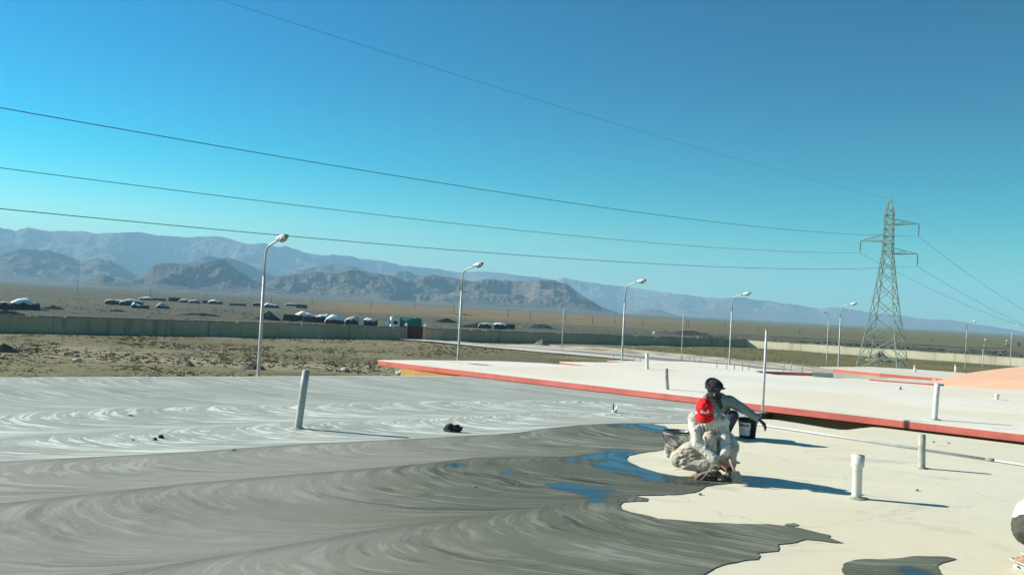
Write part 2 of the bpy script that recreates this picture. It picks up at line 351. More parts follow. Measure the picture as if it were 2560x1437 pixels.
sheet('far_road', [(1640, 828), (1800, 833), (2000, 843), (2200, 853), (2400, 867), (2560, 868.5),
                   (1640, 829), (1800, 834.2), (2000, 844.4), (2200, 854.6), (2400, 868.6), (2560, 870)], M_farroad, 0.2)
# ------------------------------------------------------------------ hills and mountains
def hill_mat(name, a, b, c):
    m, n, l, bs = nodes(name)
    geo = n.new('ShaderNodeNewGeometry').outputs['Position']
    f = noise_n(n, l, geo, 0.004, 8, 0.65, dist=0.5); g = noise_n(n, l, geo, 0.02, 8, 0.7)
    mp = n.new('ShaderNodeMapping'); mp.inputs['Scale'].default_value = (0.1, 0.1, 1.6); l.new(geo, mp.inputs[0])
    st = noise_n(n, l, mp.outputs[0], 0.02, 6, 0.7)
    col = mixc(n, l, ramp(n, l, f, 0.38, 0.62), a, b)
    col = mixc(n, l, ramp(n, l, st, 0.48, 0.6, 0, 0.6), col, c)
    col = mixc(n, l, ramp(n, l, g, 0.52, 0.7, 0, 0.6), col, tuple(x*1.5 for x in b))
    l.new(col, bs.inputs['Base Color']); bs.inputs['Roughness'].default_value = 1; bs.inputs['Specular IOR Level'].default_value = 0.03
    bump(n, l, bs, g, 1.0, 14)
    return m
def ridge(name, sil, rc, wf, wb, px0, px1, na, nr, seed, s0, A, cliff, m, apron=0.05):
    sx = []; se = []
    for x, y in sil:
        d = ray(x, y); sx.append(math.atan2(d[0], d[1])); se.append(d[2]/math.hypot(d[0], d[1]))
    a0 = math.atan2(*(ray(px0, 750)[:2])); a1 = math.atan2(*(ray(px1, 800)[:2]))
    az = np.linspace(a0, a1, na); el = np.interp(az, sx, se)
    el = el + (fbm(az*160, az*0+seed, 4, seed)-0.5)*0.0016*np.clip((el)/0.02, 0, 1)
    rcz = rc*(1+0.10*(fbm(az*9, az*0+3, 3, seed+5)-0.5)); wfz = wf*(0.75+0.6*fbm(az*14, az*0+9, 3, seed+8))
    h = CAMZ+rcz*el
    t1 = np.linspace(0, 1, nr); t2 = np.linspace(0, 1, nr//4)[1:]
    T = np.concatenate([t1, 1+t2]); TT_, _ = np.meshgrid(T, az, indexing='ij')
    Rr = np.where(TT_ <= 1, rcz-wfz*(1-TT_), rcz+wb*(TT_-1))
    X = Rr*np.sin(az); Y = Rr*np.cos(az)
    t = np.minimum(TT_, 1)
    f_s = t**1.35
    tw = np.clip(t+(fbm(X/(s0*0.7), Y/(s0*0.7), 4, seed+31)-0.5)*0.25*(1-t)*4*t, 0, 1)
    f_c = np.interp(tw, [0, .3, .62, .70, .82, .88, 1], [0, .13, .46, .68, .78, .93, 1.0])
    cl = cliff*sstep(fbm(az*22, az*0+1, 3, seed+77), 0.35, 0.6)
    f = f_s*(1-cl)+f_c*cl
    E = fbm(X/s0, Y/s0, 6, seed+11, ridged=True); E2 = fbm(X/(s0*0.28), Y/(s0*0.28), 4, seed+19, ridged=True)
    msk = np.clip(3.2*t*(1-t)**0.6, 0, 1)
    z = h*f*(1-A*(1-sstep(E, 0.25, 0.85))*msk) + h*0.12*(E2-0.62)*msk
    z = np.where(TT_ > 1, h*(1-0.5*(TT_-1)), z)
    z = np.where(h < 3, np.minimum(z, h)-3*t, z)
    z = z-1.0*(1-t)-2*(t == 0)
    return grid_mesh(name, X, Y, z, m)
M_far = hill_mat('far_rock', (0.12, 0.108, 0.09), (0.17, 0.145, 0.115), (0.09, 0.08, 0.07))
M_mid = hill_mat('hill_rock', (0.11, 0.098, 0.08), (0.165, 0.138, 0.108), (0.07, 0.064, 0.055))
far = [(-500, 560), (-200, 575), (0, 570), (22, 572), (40, 578), (70, 568), (95, 574), (130, 578), (200, 577), (245, 583), (280, 583), (320, 581), (345, 579), (380, 586), (420, 590), (470, 593), (500, 590), (560, 592), (590, 602), (620, 610), (665, 608), (690, 617), (715, 615), (735, 622), (770, 633), (800, 637), (850, 638), (880, 640), (900, 647), (960, 652), (1000, 663), (1050, 668), (1100, 673), (1150, 680), (1200, 678), (1250, 681), (1300, 688), (1350, 694), (1392, 699), (1410, 692), (1430, 698), (1460, 703), (1530, 713), (1600, 722), (1650, 729), (1700, 735), (1760, 743), (1800, 746), (1860, 743), (1885, 750), (1910, 750), (1960, 758), (2000, 763), (2050, 772), (2080, 768), (2108, 769), (2140, 775), (2176, 781), (2256, 789), (2320, 798), (2370, 799), (2416, 806), (2480, 816), (2530, 824), (2560, 829), (2650, 838), (2800, 846), (3000, 856)]
mid = [(-500, 650), (-200, 640), (0, 640), (20, 632), (50, 622), (90, 624), (130, 628), (170, 640), (200, 652), (225, 650), (250, 645), (275, 650), (300, 664), (340, 685), (400, 690), (440, 672), (480, 653), (510, 643), (530, 641), (548, 646), (565, 643), (600, 652), (625, 662), (650, 676), (690, 692), (715, 688), (740, 673), (765, 672), (800, 664), (825, 661), (850, 659), (880, 664), (905, 670), (930, 681), (965, 690), (990, 680), (1015, 677), (1045, 688), (1080, 696), (1110, 702), (1200, 712), (1300, 716), (1400, 740), (1560, 785), (1590, 778), (1625, 771), (1645, 773), (1680, 784), (1720, 797), (2000, 830)]
near = [(60, 715), (150, 712), (200, 706), (225, 696), (250, 688), (262, 686), (280, 696), (300, 700), (340, 700), (362, 690), (385, 662), (405, 658), (430, 657), (455, 660), (478, 664), (500, 658), (530, 655), (548, 649), (562, 648), (568, 656), (600, 680), (640, 702), (662, 712), (680, 700), (705, 690), (740, 684), (760, 686), (790, 678), (830, 684), (850, 685), (875, 676), (895, 675), (920, 682), (960, 685), (990, 692), (1010, 702), (1035, 699), (1060, 690), (1085, 686), (1100, 688), (1150, 697), (1180, 704), (1210, 698), (1235, 697), (1245, 700), (1300, 702), (1340, 700), (1385, 701), (1410, 709), (1425, 714), (1440, 728), (1460, 740), (1480, 752), (1500, 765), (1530, 776), (1570, 790), (1650, 800)]
ridge('mountain_range', far, 6600, 1250, 1000, -420, 2980, 1500, 190, 3, 520, 0.82, 0.2, M_far)
ridge('hills', mid, 4000, 520, 500, -420, 1760, 1200, 150, 41, 210, 0.78, 0.3, M_mid)
ridge('foothills', near, 2700, 330, 250, 40, 1600, 1300, 220, 73, 135, 0.80, 0.95, M_mid)
# ------------------------------------------------------------------ our building (roof the workers are on)
def V2(x, y, z): p = P(x, y, z); return (p.x, p.y)
e1a, e1b = Vector(V2(0, 943, R1)), Vector(V2(1010, 939, R1))
eL = e1a+(e1a-e1b).normalized()*14
r1poly = [tuple(eL), tuple(e1b), V2(1250, 941.5, R1), V2(1600, 988, R1), V2(1941, 1029, R1), V2(1880, 1034.5, R1), V2(1868, 1040, R1), V2(1885, 1045, R1), V2(1935, 1048, R1), V2(2000, 1058, R1),
          V2(2060, 1068, R1), V2(2098, 1073.5, R1), V2(2118, 1074, R1), V2(2150, 1070, R1), V2(2186, 1066.5, R1), V2(2560, 1112, R1)]
er = Vector(V2(2560, 1112, R1)); dr = (er-Vector(V2(2186, 1066.5, R1))).normalized()
r1poly += [tuple(er+dr*10), (12, -5), (-18, -5)]
b1 = thing('flat_roof_building', 'large flat roofed building under the two squatting workers, roof half coated in grey cement', 'building', (0, 8, 0))
inv = Matrix.Translation((0, -8, 0))
def part(mb, name, m, par, smooth=False, off=(0, 8, 0)):
    o = mb.build(name, m, None, smooth); o.parent = par; o.matrix_parent_inverse = Matrix.Translation((-par.location.x, -par.location.y, -par.location.z)); return o
def slab(par, poly, zt, top, edge, th_=0.13):
    part(MB().prism(poly, zt-0.02, zt), 'roof_screed', top, par)
    # edge band as a real wrapped strip just under the screed
    part(MB().prism(poly, zt-th_, zt-0.021), 'roof_edge', edge, par)
slab(b1, r1poly, R1, M_cream, M_redshade)
ins1 = [(-16, 8.0), (-8.2, 14.3), (-2.3, 19.4), (-0.2, 20.6), (4.4, 14.9), (7.3, 12.9), (14.5, 7.6), (11.5, -4.5), (-16.5, -4.5)]
part(MB().prism(ins1, -0.3, R1-0.13), 'wall', M_brownwall, b1)
# --- cement coating ------------------------------------------------
ZC = R1+0.006
G_px = [(-330, 950), (0, 944.5), (500, 942.5), (1010, 940.5), (1245, 943), (1600, 990), (1790, 1013), (1930, 1030), (1878, 1036), (1862, 1041), (1845, 1050), (1760, 1057), (1677, 1058.5),
        (1625, 1059), (1664, 1066), (1672, 1073), (1700, 1082), (1690, 1110), (1657, 1124), (1643, 1127), (1600, 1133), (1572, 1139), (1565, 1146), (1575, 1156), (1600, 1168),
        (1647, 1182), (1670, 1187), (1700, 1191), (1760, 1192), (1815, 1190), (1842, 1196), (1836, 1207), (1800, 1211), (1765, 1216), (1748, 1227), (1735, 1231), (1703, 1236), (1650, 1238), (1588, 1239), (1602, 1243), (1620, 1246),
        (1619, 1253), (1590, 1254), (1558, 1256), (1549, 1264), (1556, 1273), (1574, 1281), (1610, 1287), (1645, 1297), (1700, 1301), (1748, 1306), (1810, 1308), (1873, 1311), (1925, 1311), (1980, 1316), (2025, 1327), (2075, 1339), (2072, 1344), (2108, 1357),
        (2080, 1357), (2050, 1352), (2013, 1349), (1990, 1356), (1968, 1360), (1944, 1361), (1950, 1372), (1940, 1378), (1897, 1383), (1900, 1390), (1893, 1399), (1852, 1403), (1800, 1414), (1775, 1427), (1757, 1438), (1700, 1480), (1600, 1600), (1500, 1900), (1300, 2500), (-1500, 2500), (-1500, 1200)]
B_px = [  # boundaries between trowelling rows, far to near, (x, y)
    [(-400, 935), (0, 930), (1250, 925), (2000, 1020)],
    [(-400, 1052), (0, 1035), (250, 1020), (740, 1010), (1000, 1004), (1300, 1000), (1500, 1002), (1700, 1020), (2000, 1045)],
    [(-400, 1118), (0, 1092), (300, 1076), (700, 1056), (1100, 1044), (1332, 1030), (1500, 1032), (1700, 1040), (2000, 1058)],
    [(-400, 1185), (0, 1155), (469, 1131), (742, 1111), (1000, 1099), (1240, 1086), (1311, 1080), (1365, 1071), (1448, 1063), (1550, 1058), (1680, 1058.5), (2000, 1060)],
    [(-400, 1290), (0, 1259), (254, 1232), (469, 1209), (703, 1189), (937, 1170), (1066, 1159), (1199, 1143), (1431, 1141), (1514, 1131), (1597, 1129), (2000, 1125)],
    [(-900, 1720), (0, 1490), (273, 1437), (469, 1404), (1000, 1314), (1265, 1282), (1450, 1255), (1587, 1240), (2000, 1225)],
    [(-1500, 2700), (0, 2000), (600, 1720), (1300, 1500), (1757, 1520), (2000, 1490), (2300, 1470)],
    [(-1500, 3900), (0, 3500), (1500, 2800), (2300, 2400)]]
ax = Vector(V2(1066, 1159, R1))-Vector(V2(0, 1259, R1)); ax.normalize(); pn = Vector((-ax.y, ax.x))
Bs = []
for bl in B_px:
    q = []
    for (x0, y0), (x1, y1) in zip(bl, bl[1:]):
        for k in range(8): q.append(Vector(V2(x0+(x1-x0)*k/8, y0+(y1-y0)*k/8, R1)))
    q.append(Vector(V2(*bl[-1], R1)))
    s_ = np.array([v.dot(ax) for v in q]); n_ = np.array([v.dot(pn) for v in q]); oo = np.argsort(s_); Bs.append((s_[oo], n_[oo]))
Gp = [Vector(V2(x, y, R1)) for x, y in G_px]
def densify(poly, L):
    out = []
    for i in range(len(poly)):
        a, b = poly[i], poly[(i+1) % len(poly)]; k = max(1, int((b-a).length/L))
        for j in range(k):
            q = a+(b-a)*j/k
            if 0.04 < (b-a).length: q = q + Vector((mnoise.noise(Vector((q.x*9, q.y*9, 1))), mnoise.noise(Vector((q.x*9, q.y*9, 5)))))*0.02*(1 if q.y < 15 else 0)
            out.append(q)
    return out
Gd = densify(Gp, 0.07)
def inside(pts, poly):
    x, y = pts[:, 0], pts[:, 1]; r = np.zeros(len(pts), bool); n = len(poly)
    px = np.array([p[0] for p in poly]); py = np.array([p[1] for p in poly])
    for i in range(n):
        j = i-1; c = ((py[i] > y) != (py[j] > y)); 
        with np.errstate(divide='ignore', invalid='ignore'): r ^= c & (x < (px[j]-px[i])*(y-py[i])/(py[j]-py[i])+px[i])
    return r
def coat(name, polyd, glint, m, par, step=0.16, border=True):
    P_ = np.array([tuple(p) for p in polyd])
    x0, y0 = P_.min(0); x1, y1 = P_.max(0)
    gx, gy = np.meshgrid(np.arange(x0, x1, step), np.arange(y0, y1, step)); gp = np.stack([gx.ravel(), gy.ravel()], -1)
    gp = gp+rng.uniform(-0.03, 0.03, gp.shape); gp = gp[inside(gp, P_)]
    pts = [Vector(p) for p in P_]; edges = [(i, (i+1) % len(pts)) for i in range(len(pts))]
    if border:
        for s_, n_ in Bs[1:-1]:
            ss = np.arange(s_.min(), s_.max(), 0.2); q = [ax*float(s)+pn*float(np.interp(s, s_, n_)) for s in ss]
            msk = inside(np.array([tuple(v) for v in q]), P_); o = len(pts); idx = {}
            for i, v in enumerate(q):
                if msk[i]: idx[i] = len(pts); pts.append(v)
            edges += [(idx[i], idx[i+1]) for i in range(len(q)-1) if i in idx and i+1 in idx]
    pts += [Vector(p) for p in gp]
    vo, _, fo, *_r = delaunay_2d_cdt(pts, edges, [], 0, 1e-5)
    V = np.array([tuple(v) for v in vo]); Fc = np.array([f for f in fo if len(f) == 3]); C = V[Fc].mean(1)
    Fc = Fc[inside(C, P_)]; C = V[Fc].mean(1)
    a_ = V[Fc[:, 1]]-V[Fc[:, 0]]; b_ = V[Fc[:, 2]]-V[Fc[:, 0]]; fl = (a_[:, 0]*b_[:, 1]-a_[:, 1]*b_[:, 0]) < 0; Fc[fl] = Fc[fl][:, ::-1]
    me = bpy.data.meshes.new(name); me.from_pydata([(v[0], v[1], ZC) for v in V], [], Fc.tolist())
    A2, N2 = np.array(ax), np.array(pn)
    sC = C@A2; nC = C@N2; K = np.zeros(len(C), int)
    for k in range(1, len(Bs)-1): K += (nC < np.interp(sC, *Bs[k])).astype(int)
    L = V[Fc].reshape(-1, 2); KL = np.repeat(K, 3); sL = L@A2; nL = L@N2
    top = np.zeros(len(L)); bot = np.zeros(len(L))
    for k in range(len(Bs)-1):
        mk = KL == k; top[mk] = np.interp(sL[mk], *Bs[k]); bot[mk] = np.interp(sL[mk], *Bs[k+1])
    v = np.clip((top-nL)/np.maximum(top-bot, 0.05), 0.001, 0.999)
    uv = me.uv_layers.new(name='rows'); uv.data.foreach_set('uv', np.stack([sL, v+KL*2], -1).astype(np.float32).ravel())
    pxl = L[:, 0]/L[:, 1]
    q3 = (L[:, 0]*RR[0]+L[:, 1]*RR[1]+(R1-CAMZ)*RR[2])/(L[:, 0]*FW[0]+L[:, 1]*FW[1]+(R1-CAMZ)*FW[2])*F+CX
    q3 = np.where(L[:, 1] < 0.8, 600, q3)
    age = np.choose(np.clip(KL, 0, 6), [0.10+0*q3, 0.02+0*q3, 0.0+0*q3, 0.36+0.50*sstep(q3, 700, 1600), 0.42+0.55*sstep(q3, 500, 1450), 0.46+0.42*sstep(q3, 500, 1500), 0.6+0*q3])
    dryk = np.choose(np.clip(KL, 0, 6), [0.45, 1.0, 1.0, 0.46, 0.32, 0.38, 0.38])
    wet = np.zeros(len(L))
    for (gx_, gy_, rx, ry) in glint:
        c_ = np.array(V2(gx_, gy_, R1)); e_ = abs(np.array(V2(gx_+rx, gy_, R1))-c_)[0]; g_ = abs(np.array(V2(gx_, gy_+ry, R1))-np.array(V2(gx_, gy_-ry, R1)))[1]/2
        wet = np.maximum(wet, np.exp(-(((L[:, 0]-c_[0])/e_)**2+((L[:, 1]-c_[1])/g_)**2)*0.9))
    ca = me.color_attributes.new('coat', 'FLOAT_COLOR', 'CORNER')
    ca.data.foreach_set('color', np.stack([age, wet, dryk*np.ones(len(L)), np.ones(len(L))], -1).astype(np.float32).ravel())
    o = bpy.data.objects.new(name, me); S.collection.objects.link(o); me.materials.append(m); o.parent = par
    o.matrix_parent_inverse = Matrix.Translation((-par.location.x, -par.location.y, -par.location.z)); return o
def coat_mat():
    m, n, l, b = nodes('trowelled_cement')
    uvn = n.new('ShaderNodeUVMap'); uvn.uv_map = 'rows'; su = n.new('ShaderNodeSeparateXYZ'); l.new(uvn.outputs[0], su.inputs[0])
    geo = n.new('ShaderNodeNewGeometry').outputs['Position']
    vc = n.new('ShaderNodeVertexColor'); vc.layer_name = 'coat'; sc = n.new('ShaderNodeSeparateColor'); l.new(vc.outputs[0], sc.inputs[0])
    age, wet, dry = sc.outputs
    k2 = math_n(n, l, 'MULTIPLY', math_n(n, l, 'FLOOR', math_n(n, l, 'DIVIDE', su.outputs[1], 2.0)), 2.0)
    v = math_n(n, l, 'SUBTRACT', su.outputs[1], k2)
    wz = noise_n(n, l, geo, 0.55, 3, 0.5)
    wy = noise_n(n, l, geo, 2.2, 3, 0.5)
    u = math_n(n, l, 'ADD', su.outputs[0], math_n(n, l, 'MULTIPLY', math_n(n, l, 'SUBTRACT', wz, 0.5), 0.6))
    u = math_n(n, l, 'ADD', u, math_n(n, l, 'MULTIPLY', math_n(n, l, 'SUBTRACT', wy, 0.5), 0.045))
    v0 = 0.34
    # upper quarter (short tail)
    a = math_n(n, l, 'DIVIDE', math_n(n, l, 'SUBTRACT', v0, v), v0, True)
    ga = math_n(n, l, 'SUBTRACT', 1.0, math_n(n, l, 'SQRT', math_n(n, l, 'SUBTRACT', 1.0, math_n(n, l, 'MULTIPLY', math_n(n, l, 'MULTIPLY', a, a), 0.985), True)))
    c = math_n(n, l, 'DIVIDE', math_n(n, l, 'SUBTRACT', v, v0), 1-v0, True)
    gb = math_n(n, l, 'SUBTRACT', 1.0, math_n(n, l, 'SQRT', math_n(n, l, 'SUBTRACT', 1.0, math_n(n, l, 'MULTIPLY', math_n(n, l, 'MULTIPLY', c, c), 0.99), True)))
    g = math_n(n, l, 'ADD', math_n(n, l, 'MULTIPLY', ga, 0.65), math_n(n, l, 'MULTIPLY', gb, 1.55))
    phi = math_n(n, l, 'SUBTRACT', u, g)
    cb = n.new('ShaderNodeCombineXYZ'); l.new(phi, cb.inputs[0]); l.new(math_n(n, l, 'MULTIPLY', v, 0.30), cb.inputs[1]); l.new(math_n(n, l, 'MULTIPLY', k2, 3.7), cb.inputs[2])
    fine = noise_n(n, l, cb.outputs[0], 12.5, 5, 0.62); mid_ = noise_n(n, l, cb.outputs[0], 3.4, 2, 0.5); broad = noise_n(n, l, cb.outputs[0], 0.9, 2, 0.5)
    cb2 = n.new('ShaderNodeCombineXYZ'); l.new(phi, cb2.inputs[0]); l.new(math_n(n, l, 'MULTIPLY', v, 2.2), cb2.inputs[1]); l.new(k2, cb2.inputs[2])
    brk = noise_n(n, l, cb2.outputs[0], 1.1, 4, 0.6)
    patch = noise_n(n, l, geo, 0.5, 5, 0.6, dist=0.5)
    grain = noise_n(n, l, geo, 14, 5, 0.65)
    # base by age
    base = mixc(n, l, ramp(n, l, age, 0.0, 0.45), (0.350, 0.385, 0.345), (0.262, 0.272, 0.226))
    base = mixc(n, l, ramp(n, l, age, 0.4, 1.0), base, (0.118, 0.132, 0.090))
    # patchy darker zones
    base = mixc(n, l, ramp(n, l, patch, 0.45, 0.70, 0, 0.45), base, mixc(n, l, 1.0, base, (0.62, 0.64, 0.60), 'MULTIPLY'))
    # broad light/dark arcs
    base = mixc(n, l, ramp(n, l, mid_, 0.38, 0.62, 0, 0.45), base, mixc(n, l, 1.0, base, (0.66, 0.67, 0.64), 'MULTIPLY'))
    dkf = noise_n(n, l, cb.outputs[0], 6.0, 5, 0.65)
    dks = math_n(n, l, 'MULTIPLY', ramp(n, l, dkf, 0.50, 0.64), math_n(n, l, 'MULTIPLY', ramp(n, l, brk, 0.34, 0.6), ramp(n, l, age, 0.25, 0.9, 0.35, 0.95)))
    base = mixc(n, l, dks, base, mixc(n, l, 1.0, base, (0.42, 0.46, 0.42), 'MULTIPLY'))
    wd = ramp(n, l, math_n(n, l, 'ADD', wet, math_n(n, l, 'MULTIPLY', patch, 0.6)), 0.45, 1.0, 0, 0.7)
    base = mixc(n, l, wd, base, (0.060, 0.072, 0.055))
    st = math_n(n, l, 'MULTIPLY', ramp(n, l, fine, 0.50, 0.58), ramp(n, l, brk, 0.36, 0.54))
    st = math_n(n, l, 'ADD', math_n(n, l, 'MULTIPLY', st, 0.8), math_n(n, l, 'MULTIPLY', ramp(n, l, math_n(n, l, 'ADD', math_n(n, l, 'MULTIPLY', mid_, 0.6), math_n(n, l, 'MULTIPLY', broad, 0.4)), 0.50, 0.62), 0.5))
    st = math_n(n, l, 'MULTIPLY', st, dry, True)
    lite = mixc(n, l, ramp(n, l, age, 0.0, 0.5), (0.74, 0.80, 0.73), (0.44, 0.45, 0.39))
    base = mixc(n, l, math_n(n, l, 'MULTIPLY', st, 0.85), base, lite)
    # darker seam next to each row boundary on the younger rows
    seam = math_n(n, l, 'MULTIPLY', ramp(n, l, v, 0.0, 0.10, 0.45, 0.0), ramp(n, l, age, 0.15, 0.4))
    base = mixc(n, l, seam, base, (0.09, 0.09, 0.075))
    base = mixc(n, l, ramp(n, l, grain, 0.58, 0.72, 0, 0.35), base, (0.12, 0.12, 0.10))
    sp1 = noise_n(n, l, geo, 55, 3, 0.7); base = mixc(n, l, ramp(n, l, sp1, 0.64, 0.72, 0, 0.45), base, (0.09, 0.09, 0.075))
    sp2 = noise_n(n, l, geo, 31, 4, 0.7); base = mixc(n, l, math_n(n, l, 'MULTIPLY', ramp(n, l, sp2, 0.62, 0.70), ramp(n, l, patch, 0.4, 0.6, 0, 0.5)), base, (0.55, 0.56, 0.50))
    sm = noise_n(n, l, cb2.outputs[0], 2.6, 5, 0.65); base = mixc(n, l, math_n(n, l, 'MULTIPLY', ramp(n, l, sm, 0.60, 0.68), ramp(n, l, age, 0.5, 0.95, 0, 0.7)), base, (0.055, 0.064, 0.048))
    # wet film
    wm = math_n(n, l, 'ADD', math_n(n, l, 'MULTIPLY', wet, 1.25), math_n(n, l, 'MULTIPLY', math_n(n, l, 'SUBTRACT', fine, 0.5), 1.7))
    wm = math_n(n, l, 'ADD', wm, math_n(n, l, 'MULTIPLY', math_n(n, l, 'SUBTRACT', brk, 0.5), 1.6))
    wf = ramp(n, l, wm, 0.52, 0.78)
    wf = math_n(n, l, 'MULTIPLY', wf, ramp(n, l, wet, 0.05, 0.2))
    damp = ramp(n, l, age, 0.7, 1.0)
    base = mixc(n, l, wf, base, (0.030, 0.045, 0.055))
    l.new(base, b.inputs['Base Color'])
    r = math_n(n, l, 'SUBTRACT', 0.80, math_n(n, l, 'MULTIPLY', damp, 0.15))
    r = math_n(n, l, 'SUBTRACT', r, math_n(n, l, 'MULTIPLY', wf, ramp(n, l, dkf, 0.42, 0.62, 0.58, 0.34)))
    l.new(r, b.inputs['Roughness'])
    sp_ = math_n(n, l, 'ADD', 0.22, math_n(n, l, 'MULTIPLY', wf, 0.35)); l.new(sp_, b.inputs['Specular IOR Level'])
    hgt = math_n(n, l, 'ADD', math_n(n, l, 'MULTIPLY', fine, 0.5), math_n(n, l, 'MULTIPLY', mid_, 0.8))
    bump(n, l, b, hgt, 0.30, 0.006)
    return m
M_coat = coat_mat()
gl = [(1560, 1146, 55, 22), (1520, 1143, 45, 12), (1480, 1146, 45, 8), (1530, 1165, 60, 16), (1590, 1178, 60, 14), (1650, 1192, 80, 11), (1650, 1074, 50, 11), (1610, 1068, 50, 8), (1550, 1066, 40, 5), (1140, 1163, 40, 6), (1215, 1158, 22, 7), (1430, 1220, 50, 8), (1480, 1230, 60, 10), (1490, 1248, 30, 8), (1700, 1206, 90, 8), (1280, 1182, 25, 5), (1420, 1150, 30, 6)]
coat('cement_coating', Gd, gl, M_coat, b1)
G2 = [(2102, 1421), (2105, 1412), (2121, 1405), (2140, 1400), (2162, 1397), (2204, 1399), (2250, 1395), (2274, 1391), (2330, 1391), (2369, 1392), (2394, 1398), (2370, 1401), (2353, 1407), (2342, 1413), (2348, 1424), (2355, 1437), (2380, 1460), (2360, 1490), (2260, 1500), (2150, 1480), (2115, 1445)]
coat('cement_patch', densify([Vector(V2(x, y, R1)) for x, y in G2], 0.05), [(2262, 1418, 18, 8), (2290, 1432, 50, 14), (2250, 1470, 60, 20)], M_coat, b1, step=0.1, border=False)
G3 = [(1957, 1312), (1968, 1309), (1985, 1308), (1999, 1312), (1990, 1315), (1972, 1315)]
coat('cement_smear', densify([Vector(V2(x, y, R1)) for x, y in G3], 0.05), [], M_coat, b1, step=0.06, border=False)
# ------------------------------------------------------------------ second building
b2 = thing('low_building', 'neighbouring cream flat roof with a long red edge facing the workers', 'building', (3, 20, 0))
r2 = [V2(945, 899.5, R2), V2(1080, 900, R2), V2(1250, 902.5, R2), V2(1360, 907.5, R2), V2(1430, 913, R2), V2(1497, 914.5, R2), V2(1399, 903.8, R2), V2(1460, 904.5, R2), V2(1518, 905.5, R2), V2(1579, 906, R2),
      V2(1518, 900.8, R2), V2(1640, 902, R2), V2(1730, 904, R2), V2(1850, 914, R2), V2(1890, 921, R2), V2(2031, 929.6, R2), V2(2031, 930.5, R2), V2(1886, 926.5, R2), V2(1900, 931, R2), V2(1940, 936.5, R2), V2(2031, 940, R2), V2(2082, 943.5, R2),
      V2(2150, 946.5, R2), V2(2240, 954, R2), V2(2345, 964, R2), V2(2560, 975.5, R2)]
fa, fb = Vector(V2(945, 900, R2)), Vector(V2(2560, 1083, R2)); fd = (fb-fa).normalized()
ba_ = Vector(V2(2560, 975.5, R2)); bd_ = (ba_-Vector(V2(2345, 964, R2))).normalized()
r2 += [tuple(ba_+bd_*6), tuple(fb+fd*9), tuple(fb)]
slab(b2, r2, R2, M_cream2, M_red, 0.13)
inn = Vector((-fd.y, fd.x))
ws = fa+fd*0.75+inn*0.05; we = fb+fd*8.5+inn*0.45
part(MB().prism([tuple(ws), tuple(we), tuple(we+inn*8), tuple(ws+inn*2.6+fd*0.6)], -0.3, R2-0.13), 'wall', M_brownwall, b2)
rear = [V2(2170, 948, R2+.02), V2(2345, 961.5, R2+.02), V2(2360, 960, R2+.02), V2(2320, 951, R2+.02), V2(2230, 945, R2+.02)]
part(MB().prism(rear, R2-0.05, R2+0.03), 'rear_slab', M_cream3, b2)
part(MB().prism([V2(2175, 949.0, R2+.02), V2(2345, 962.2, R2+.02), V2(2345, 961.6, R2+.02), V2(2175, 948.6, R2+.02)], R2-0.05, R2+0.035), 'rear_edge', M_red, b2)
part(MB().prism([V2(2031, 941, R2), V2(2083, 944.2, R2), V2(2083, 940, R2-.1), V2(2031, 937, R2-.1)], 1.0, R2+0.12), 'low_parapet', M_greywall, b2)
b3 = thing('rear_building', 'far roof slab with flaking red edge standing just below the pylon', 'building', (16, 38, 0))
r3 = [V2(2049, 917, R3), V2(2200, 931.5, R3), V2(2388, 947.5, R3), V2(2450, 953, R3), V2(2560, 951, R3), V2(2400, 930.5, R3), V2(2290, 923, R3), V2(2170, 916, R3)]
slab(b3, r3, R3, M_cream3, M_redworn, 0.14)
def inset(poly, k, k2=0.0):
    c = Vector((sum(p[0] for p in poly)/len(poly), sum(p[1] for p in poly)/len(poly)))
    return [tuple(c+(Vector(p)-c)*k) for p in poly]
w3 = [V2(2083, 921.5, R3), V2(2200, 932.4, R3), V2(2388, 948.2, R3), V2(2440, 951, R3), V2(2540, 949, R3), V2(2400, 931.5, R3), V2(2180, 918, R3)]
part(MB().prism([(p[0]+0.05, p[1]+0.15) for p in w3], -0.3, R3-0.14), 'wall', M_greywall, b3)
for (x, y0, y1) in ((2287, 929.5, 913.5), (2389, 930.5, 912)):
    b = P(x, y0, R3); t = at(x+0.6, y1, b.y)
    q = thing('vent_pipe', 'short pale pipe stub on the far roof slab, %s of the two' % ('left' if x < 2300 else 'right'), 'pipe', b, 0, 'short pipe stubs on the far roof')
    MB().tube([(0, 0, -0.03), (t.x-b.x, 0, t.z-b.z)], 0.05, 10).build('pipe_shaft', M_pvc, q, True)
    MB().tube([(t.x-b.x, 0, t.z-b.z-0.06), (t.x-b.x, 0, t.z-b.z+0.01)], 0.058, 10).build('pipe_rim', M_pvcgrey, q, True)
dome = thing('dome', 'shallow salmon coloured dome rising behind the cream roof', 'dome', (22.6, 31.5, 0))
vs = []; a_r, H_ = 8.5, 1.5; nr_ = 24; ns = 96
for i in range(nr_+1):
    r = a_r*i/nr_; z = 3.88+H_*(1-(r/a_r)**2)
    for j in range(ns): vs.append((r*math.cos(2*math.pi*j/ns), r*math.sin(2*math.pi*j/ns), z))
mb = MB(); mb.add(vs, [(i*ns+j, (i+1)*ns+j, (i+1)*ns+(j+1) % ns, i*ns+(j+1) % ns) for i in range(nr_) for j in range(ns)])
mb.build('dome_shell', M_dome, dome, True)
MB().tube([(0, 0, -0.3), (0, 0, 3.88)], a_r-0.3, 64).build('drum_wall', M_brownwall, dome)
